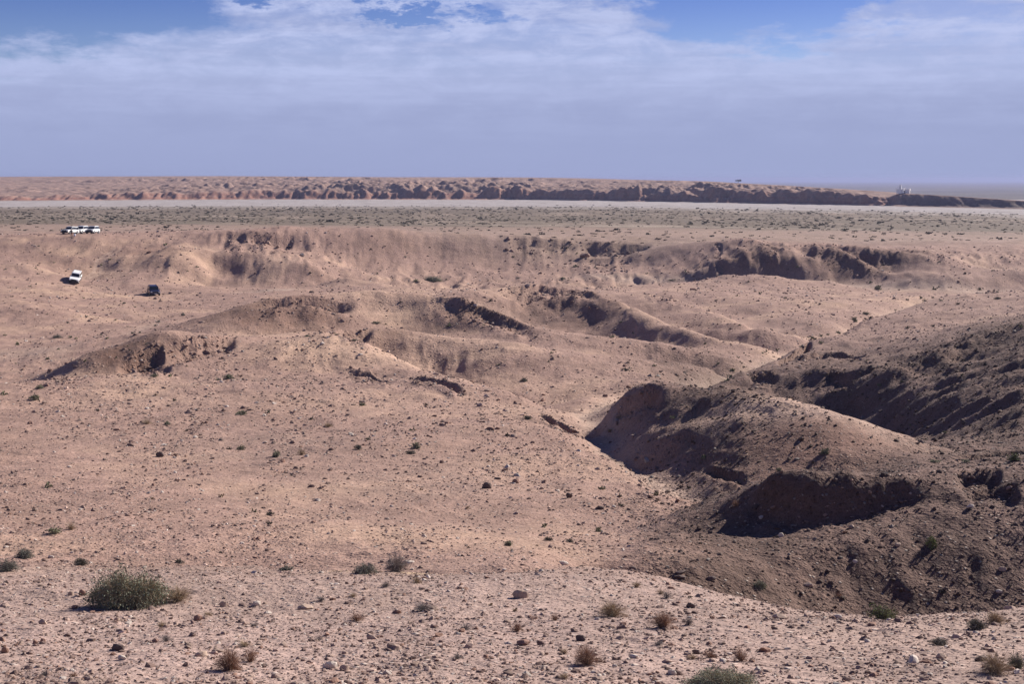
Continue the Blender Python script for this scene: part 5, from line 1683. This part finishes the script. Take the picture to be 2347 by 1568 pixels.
def seat_on_ground(o, p, heading, follow=1.0):
    """heading: direction of the car's nose in degrees, 0 = away from the viewer, 90 = to the right"""
    h = math.radians(heading)
    fwd = Vector((math.sin(h), math.cos(h), 0))
    def gz(q):
        return ground_z(q.x, q.y)
    side = Vector((-fwd.y, fwd.x, 0))
    c = p.copy()
    zs = [(a, b, gz(c + fwd * a * 1.42 + side * b * 0.8)) for a in (1, -1) for b in (1, -1)]
    pit = (sum(z for a, b, z in zs if a > 0) - sum(z for a, b, z in zs if a < 0)) / 2 / 2.84 * follow
    rol = (sum(z for a, b, z in zs if b > 0) - sum(z for a, b, z in zs if b < 0)) / 2 / 1.6 * follow
    X = (fwd + Vector((0, 0, pit))).normalized(); Y = (side + Vector((0, 0, rol))).normalized()
    Z = X.cross(Y).normalized(); Y = Z.cross(X)
    m = Matrix((X, Y, Z)).transposed().to_4x4()
    zc = max(z - (a * 1.42 * pit + b * 0.8 * rol) for a, b, z in zs) - 0.06
    m.translation = Vector((c.x, c.y, zc))
    o.matrix_world = m


G_CAR = 'off-road cars of the tour group'
car = make_car(M_WHITE)
tag(car, 'white off-road car driving down the sandy slope, alone, front toward the viewer', 'car', G_CAR)
seat_on_ground(car, hit(172, 643), 172)
for (u_, v_, hd_, lab_) in ((157, 536, 196, 'leftmost of three white off-road cars parked on the plateau, nose to the left'),
                            (183, 535, 188, 'middle one of three white off-road cars parked on the plateau'),
                            (209, 535, 184, 'rightmost of three white off-road cars parked on the plateau')):
    c_ = copy_tree(car)
    tag(c_, lab_, 'car', G_CAR)
    seat_on_ground(c_, hit(u_, v_) + Vector((0, 1.2, 0)), hd_)
navy = make_car(M_NAVY, True)
tag(navy, 'dark blue off-road car standing on the slope left of the red hollow hill', 'car', G_CAR)
seat_on_ground(navy, hit(352, 676), 158)

# ------------------------------------------------------------------ person by the parked cars
M_SKIN = plain('skin', (0.36, 0.22, 0.15), 0.6, 0.3)
M_JACKET = plain('dark_jacket', (0.022, 0.022, 0.028), 0.8, 0.2)
M_TROUS = plain('rust_trousers', (0.22, 0.07, 0.04), 0.8, 0.2)
M_BAG = plain('white_cloth', (0.75, 0.76, 0.80), 0.8, 0.2)
M_HAIR = plain('dark_hair', (0.02, 0.015, 0.012), 0.7, 0.2)
M_SHOE = plain('brown_shoe', (0.06, 0.04, 0.03), 0.7, 0.2)


def make_person():
    J = {   # joint: (x, y, z, radius)
        'pelvis': (0, 0, 0.95, 0.135), 'waist': (0, 0, 1.08, 0.12), 'chest': (0, 0.01, 1.30, 0.15), 'neck0': (0, 0.0, 1.46, 0.07), 'neck': (0, 0, 1.52, 0.052),
        'head0': (0, -0.01, 1.60, 0.078), 'head1': (0, -0.005, 1.70, 0.085),
        'shl': (-0.17, 0, 1.42, 0.065), 'ell': (-0.24, 0.02, 1.16, 0.045), 'wrl': (-0.22, -0.10, 0.93, 0.030), 'hal': (-0.21, -0.13, 0.86, 0.030),
        'shr': (0.17, 0, 1.42, 0.065), 'elr': (0.25, 0.03, 1.15, 0.045), 'wrr': (0.27, -0.04, 0.90, 0.030), 'har': (0.27, -0.06, 0.83, 0.030),
        'hipl': (-0.09, 0, 0.88, 0.095), 'knl': (-0.11, -0.04, 0.50, 0.062), 'anl': (-0.11, 0.02, 0.10, 0.040), 'tol': (-0.12, -0.16, 0.035, 0.036),
        'hipr': (0.09, 0, 0.88, 0.095), 'knr': (0.12, 0.02, 0.50, 0.062), 'anr': (0.13, 0.08, 0.10, 0.040), 'tor': (0.14, -0.10, 0.035, 0.036),
    }
    E = [('pelvis', 'waist'), ('waist', 'chest'), ('chest', 'neck0'), ('neck0', 'neck'), ('neck', 'head0'), ('head0', 'head1'),
         ('chest', 'shl'), ('shl', 'ell'), ('ell', 'wrl'), ('wrl', 'hal'), ('chest', 'shr'), ('shr', 'elr'), ('elr', 'wrr'), ('wrr', 'har'),
         ('pelvis', 'hipl'), ('hipl', 'knl'), ('knl', 'anl'), ('anl', 'tol'), ('pelvis', 'hipr'), ('hipr', 'knr'), ('knr', 'anr'), ('anr', 'tor')]
    names = list(J)
    V = [Vector(J[n][:3]) for n in names]; R_ = [J[n][3] for n in names]
    Ed = [(names.index(a), names.index(b)) for a, b in E]
    for hnd, sx in (('hal', -1), ('har', 1)):               # five fingers each
        h = names.index(hnd)
        for k in range(5):
            b0 = V[h]
            if k < 4:
                dx = (k - 1.5) * 0.018; ln = (0.055, 0.066, 0.07, 0.06)[k]
                a = len(V); V.append(b0 + Vector((0.0 * sx, dx, -0.035))); R_.append(0.010)
                V.append(b0 + Vector((-0.012 * sx, dx, -0.035 - ln))); R_.append(0.008)
                Ed += [(h, a), (a, a + 1)]
            else:
                a = len(V); V.append(b0 + Vector((-0.015 * sx, -0.04, -0.02))); R_.append(0.010)
                V.append(b0 + Vector((-0.02 * sx, -0.055, -0.055))); R_.append(0.009)
                Ed += [(h, a), (a, a + 1)]
    me = bpy.data.meshes.new('person_skeleton')
    me.from_pydata([tuple(v) for v in V], Ed, [])
    o = bpy.data.objects.new('person_tmp', me); COL.objects.link(o)
    o.modifiers.new('skin', 'SKIN')
    for i, r in enumerate(R_):
        me.skin_vertices[0].data[i].radius = (r, r); me.skin_vertices[0].data[i].use_root = (i == 0)
    sb = o.modifiers.new('sub', 'SUBSURF'); sb.levels = 1; sb.render_levels = 1
    dg = bpy.context.evaluated_depsgraph_get()
    body = bpy.data.meshes.new_from_object(o.evaluated_get(dg))
    bpy.data.objects.remove(o)
    body.name = 'body'
    for m in (M_SKIN, M_JACKET, M_TROUS, M_SHOE): body.materials.append(m)
    for p in body.polygons:
        c = p.center
        arm = abs(c.x) > 0.19
        p.use_smooth = True
        p.material_index = 0 if c.z > 1.49 or (arm and c.z < 0.92) else 1 if c.z > 0.92 or arm and c.z > 0.9 else 3 if c.z < 0.09 else 2
    e = empty('person')
    link('body', body, None, e)
    bm = bmesh.new(); bmesh.ops.create_icosphere(bm, subdivisions=3, radius=0.1)
    for v in bm.verts:
        v.co = Vector((v.co.x * 1.0, v.co.y * 1.12 + 0.012, v.co.z * 1.12 + 1.69))
    bmesh.ops.delete(bm, geom=[v for v in bm.verts if v.co.z < 1.66 and v.co.y < 0.03 or v.co.z < 1.58], context='VERTS')
    hm = bpy.data.meshes.new('hair'); bm.to_mesh(hm); bm.free(); link('hair', hm, M_HAIR, e)
    for s in (-1, 1):
        boxy('eye', (s * 0.032, -0.094, 1.665), (0.018, 0.01, 0.010), M_HAIR, e, 0.002)
        boxy('ear', (s * 0.09, 0.0, 1.655), (0.02, 0.04, 0.06), M_SKIN, e, 0.006)
    boxy('nose', (0, -0.104, 1.64), (0.02, 0.025, 0.04), M_SKIN, e, 0.006)
    boxy('mouth', (0, -0.092, 1.60), (0.045, 0.01, 0.010), M_TROUS, e, 0.002)
    return e


per = make_person()
p_ = hit(164, 543)
per.location = (p_.x, p_.y, ground_z(p_.x, p_.y)); per.rotation_euler = (0, 0, math.radians(20))
tag(per, 'person in a dark jacket and rust trousers standing in front of the parked cars', 'person')


def make_bag():
    bm = bmesh.new(); bmesh.ops.create_icosphere(bm, subdivisions=3, radius=1.0)
    from mathutils import noise as mn
    for v in bm.verts:
        t = v.co.z
        k = 1 - 0.45 * max(0, t) ** 2
        n = 1 + 0.12 * mn.noise(v.co * 2.5)
        v.co = Vector((v.co.x * 0.24 * k * n, v.co.y * 0.20 * k * n, (max(t, -0.8) + 0.8) * 0.34))
    me = bpy.data.meshes.new('white_sack'); bm.to_mesh(me); bm.free()
    for p in me.polygons: p.use_smooth = True
    return link('white_sack', me, M_BAG)


bag = make_bag()
q_ = p_ + Vector((0.55, 0.5, 0)); bag.location = (q_.x, q_.y, ground_z(q_.x, q_.y) - 0.02)
tag(bag, 'small white sack on the ground beside the standing person', 'sack')

# ------------------------------------------------------------------ white house on the cliff
M_WALL = plain('whitewashed_wall', (0.86, 0.85, 0.82), 0.85, 0.2, var=0.04, scale=0.6)
M_DOOR = plain('dark_door', (0.05, 0.035, 0.03), 0.7, 0.2)


def make_house():
    e = empty('white_house')
    p = hills_at(2068, 26)
    e.location = (p.x - 0.6, p.y, p.z - 0.2); e.scale = (1.0, 1.0, 0.95); e.rotation_euler = (0, 0, math.radians(50))
    boxy('wall', (0.6, 0, 1.7), (3.6, 5.0, 3.4), M_WALL, e, 0.05)
    t = boxy('tower', (-1.7, -0.6, 2.9), (1.1, 1.6, 5.8), M_WALL, e, 0.05)
    boxy('tower_cap', (-1.7, -0.6, 5.95), (0.7, 1.0, 0.5), M_WALL, t, 0.03)
    boxy('parapet', (0.6, -2.45, 3.55), (3.7, 0.25, 0.4), M_WALL, e, 0.03)
    boxy('door', (0.9, -2.52, 1.1), (0.9, 0.08, 2.1), M_DOOR, e, 0.01)
    boxy('window', (-0.4, -2.52, 2.0), (0.5, 0.08, 0.7), M_DOOR, e, 0.01)
    bm = bmesh.new(); bmesh.ops.create_uvsphere(bm, u_segments=20, v_segments=10, radius=1.0)
    for v in bm.verts: v.co = Vector((v.co.x * 1.2 + 0.9, v.co.y * 1.2 + 0.6, max(v.co.z, 0) * 1.0 + 3.4))
    me = bpy.data.meshes.new('dome'); bm.to_mesh(me); bm.free(); link('dome', me, M_WALL, e)
    tag(e, 'small white building with a stub tower standing on the dark cliff edge at right', 'building')
    e2 = empty('white_annex', (p.x + 4.4, p.y + 0.5, p.z - 0.3)); e2.scale = (1.0, 0.9, 0.95); e2.rotation_euler = (0, 0, math.radians(55))
    boxy('wall', (0, 0, 1.7), (2.5, 4.0, 3.4), M_WALL, e2, 0.05)
    boxy('parapet', (0, -1.95, 3.5), (2.6, 0.22, 0.3), M_WALL, e2, 0.03)
    boxy('door', (0.3, -2.02, 1.05), (0.8, 0.08, 2.0), M_DOOR, e2, 0.01)
    tag(e2, 'low white cube building just right of the white house with the tower', 'building')


make_house()

# ------------------------------------------------------------------ lone tree on the hills skyline
def make_tree():
    rs = np.random.RandomState(9)
    i = int(np.argmin(np.abs(HILLS['u'] - 1690)))
    # the skyline point of the hills in that column
    col = CY - F * np.tan(np.arctan2(HILLS['Z'][:, i], HILLS['D'][:, i]) + PITCH)
    k = int(np.argmin(col[:-4]))
    p = Vector((float(HILLS['X'][k, i]), float(HILLS['D'][k, i]), float(HILLS['Z'][k, i])))
    s = p.y / 1200.0
    e = empty('acacia_tree', p - Vector((0, 0, 0.2)))
    bm = bmesh.new()
    def limb(a, b, ra, rb):
        a = Vector(a); b = Vector(b); d = (b - a)
        m = Matrix.Translation((a + b) / 2) @ d.to_track_quat('Z', 'Y').to_matrix().to_4x4()
        bmesh.ops.create_cone(bm, cap_ends=True, segments=7, radius1=ra, radius2=rb, depth=d.length, matrix=m)
    limb((0, 0, -0.3), (0.15, 0, 1.2 * s), 0.22 * s, 0.16 * s)
    for tx, ty, tz in ((-1.4, 0.2, 2.3), (1.5, -0.3, 2.2), (0.2, 0.9, 2.6), (-0.3, -0.9, 2.5)):
        limb((0.15, 0, 1.15 * s), (tx * s, ty * s, tz * s), 0.13 * s, 0.05 * s)
    tm = bpy.data.meshes.new('trunk'); bm.to_mesh(tm); bm.free()
    link('trunk', tm, plain('bark', (0.09, 0.07, 0.055), 0.9, 0.1), e)
    V, Fc = [], []
    cl = [(rs.uniform(-2.0, 2.0), rs.uniform(-1.6, 1.6), rs.uniform(1.7, 2.9), rs.uniform(0.5, 0.9)) for _ in range(16)]
    for n in range(2600):
        c = cl[rs.randint(len(cl))]
        q = np.array(c[:3]) + rs.normal(0, 0.45, 3) * c[3] * np.array([1, 1, 0.7])
        a = rs.normal(0, 1, 3); a /= np.linalg.norm(a); b = np.cross(a, rs.normal(0, 1, 3)); b /= np.linalg.norm(b)
        z = 0.11; o = len(V)
        V += [(q - a * z) * s, (q + b * z * 0.6) * s, (q + a * z) * s, (q - b * z * 0.6) * s]; Fc.append((o, o + 1, o + 2, o + 3))
    me = mesh_np('crown', np.array(V), np.array(Fc), False)
    at = me.attributes.new('shade', 'FLOAT', 'POINT'); at.data.foreach_set('value', rs.uniform(0, 0.6, len(V)).astype(np.float32))
    link('crown', me, MF['dark'], e)
    tag(e, 'lone dark tree on the skyline of the badland hills', 'tree')


make_tree()
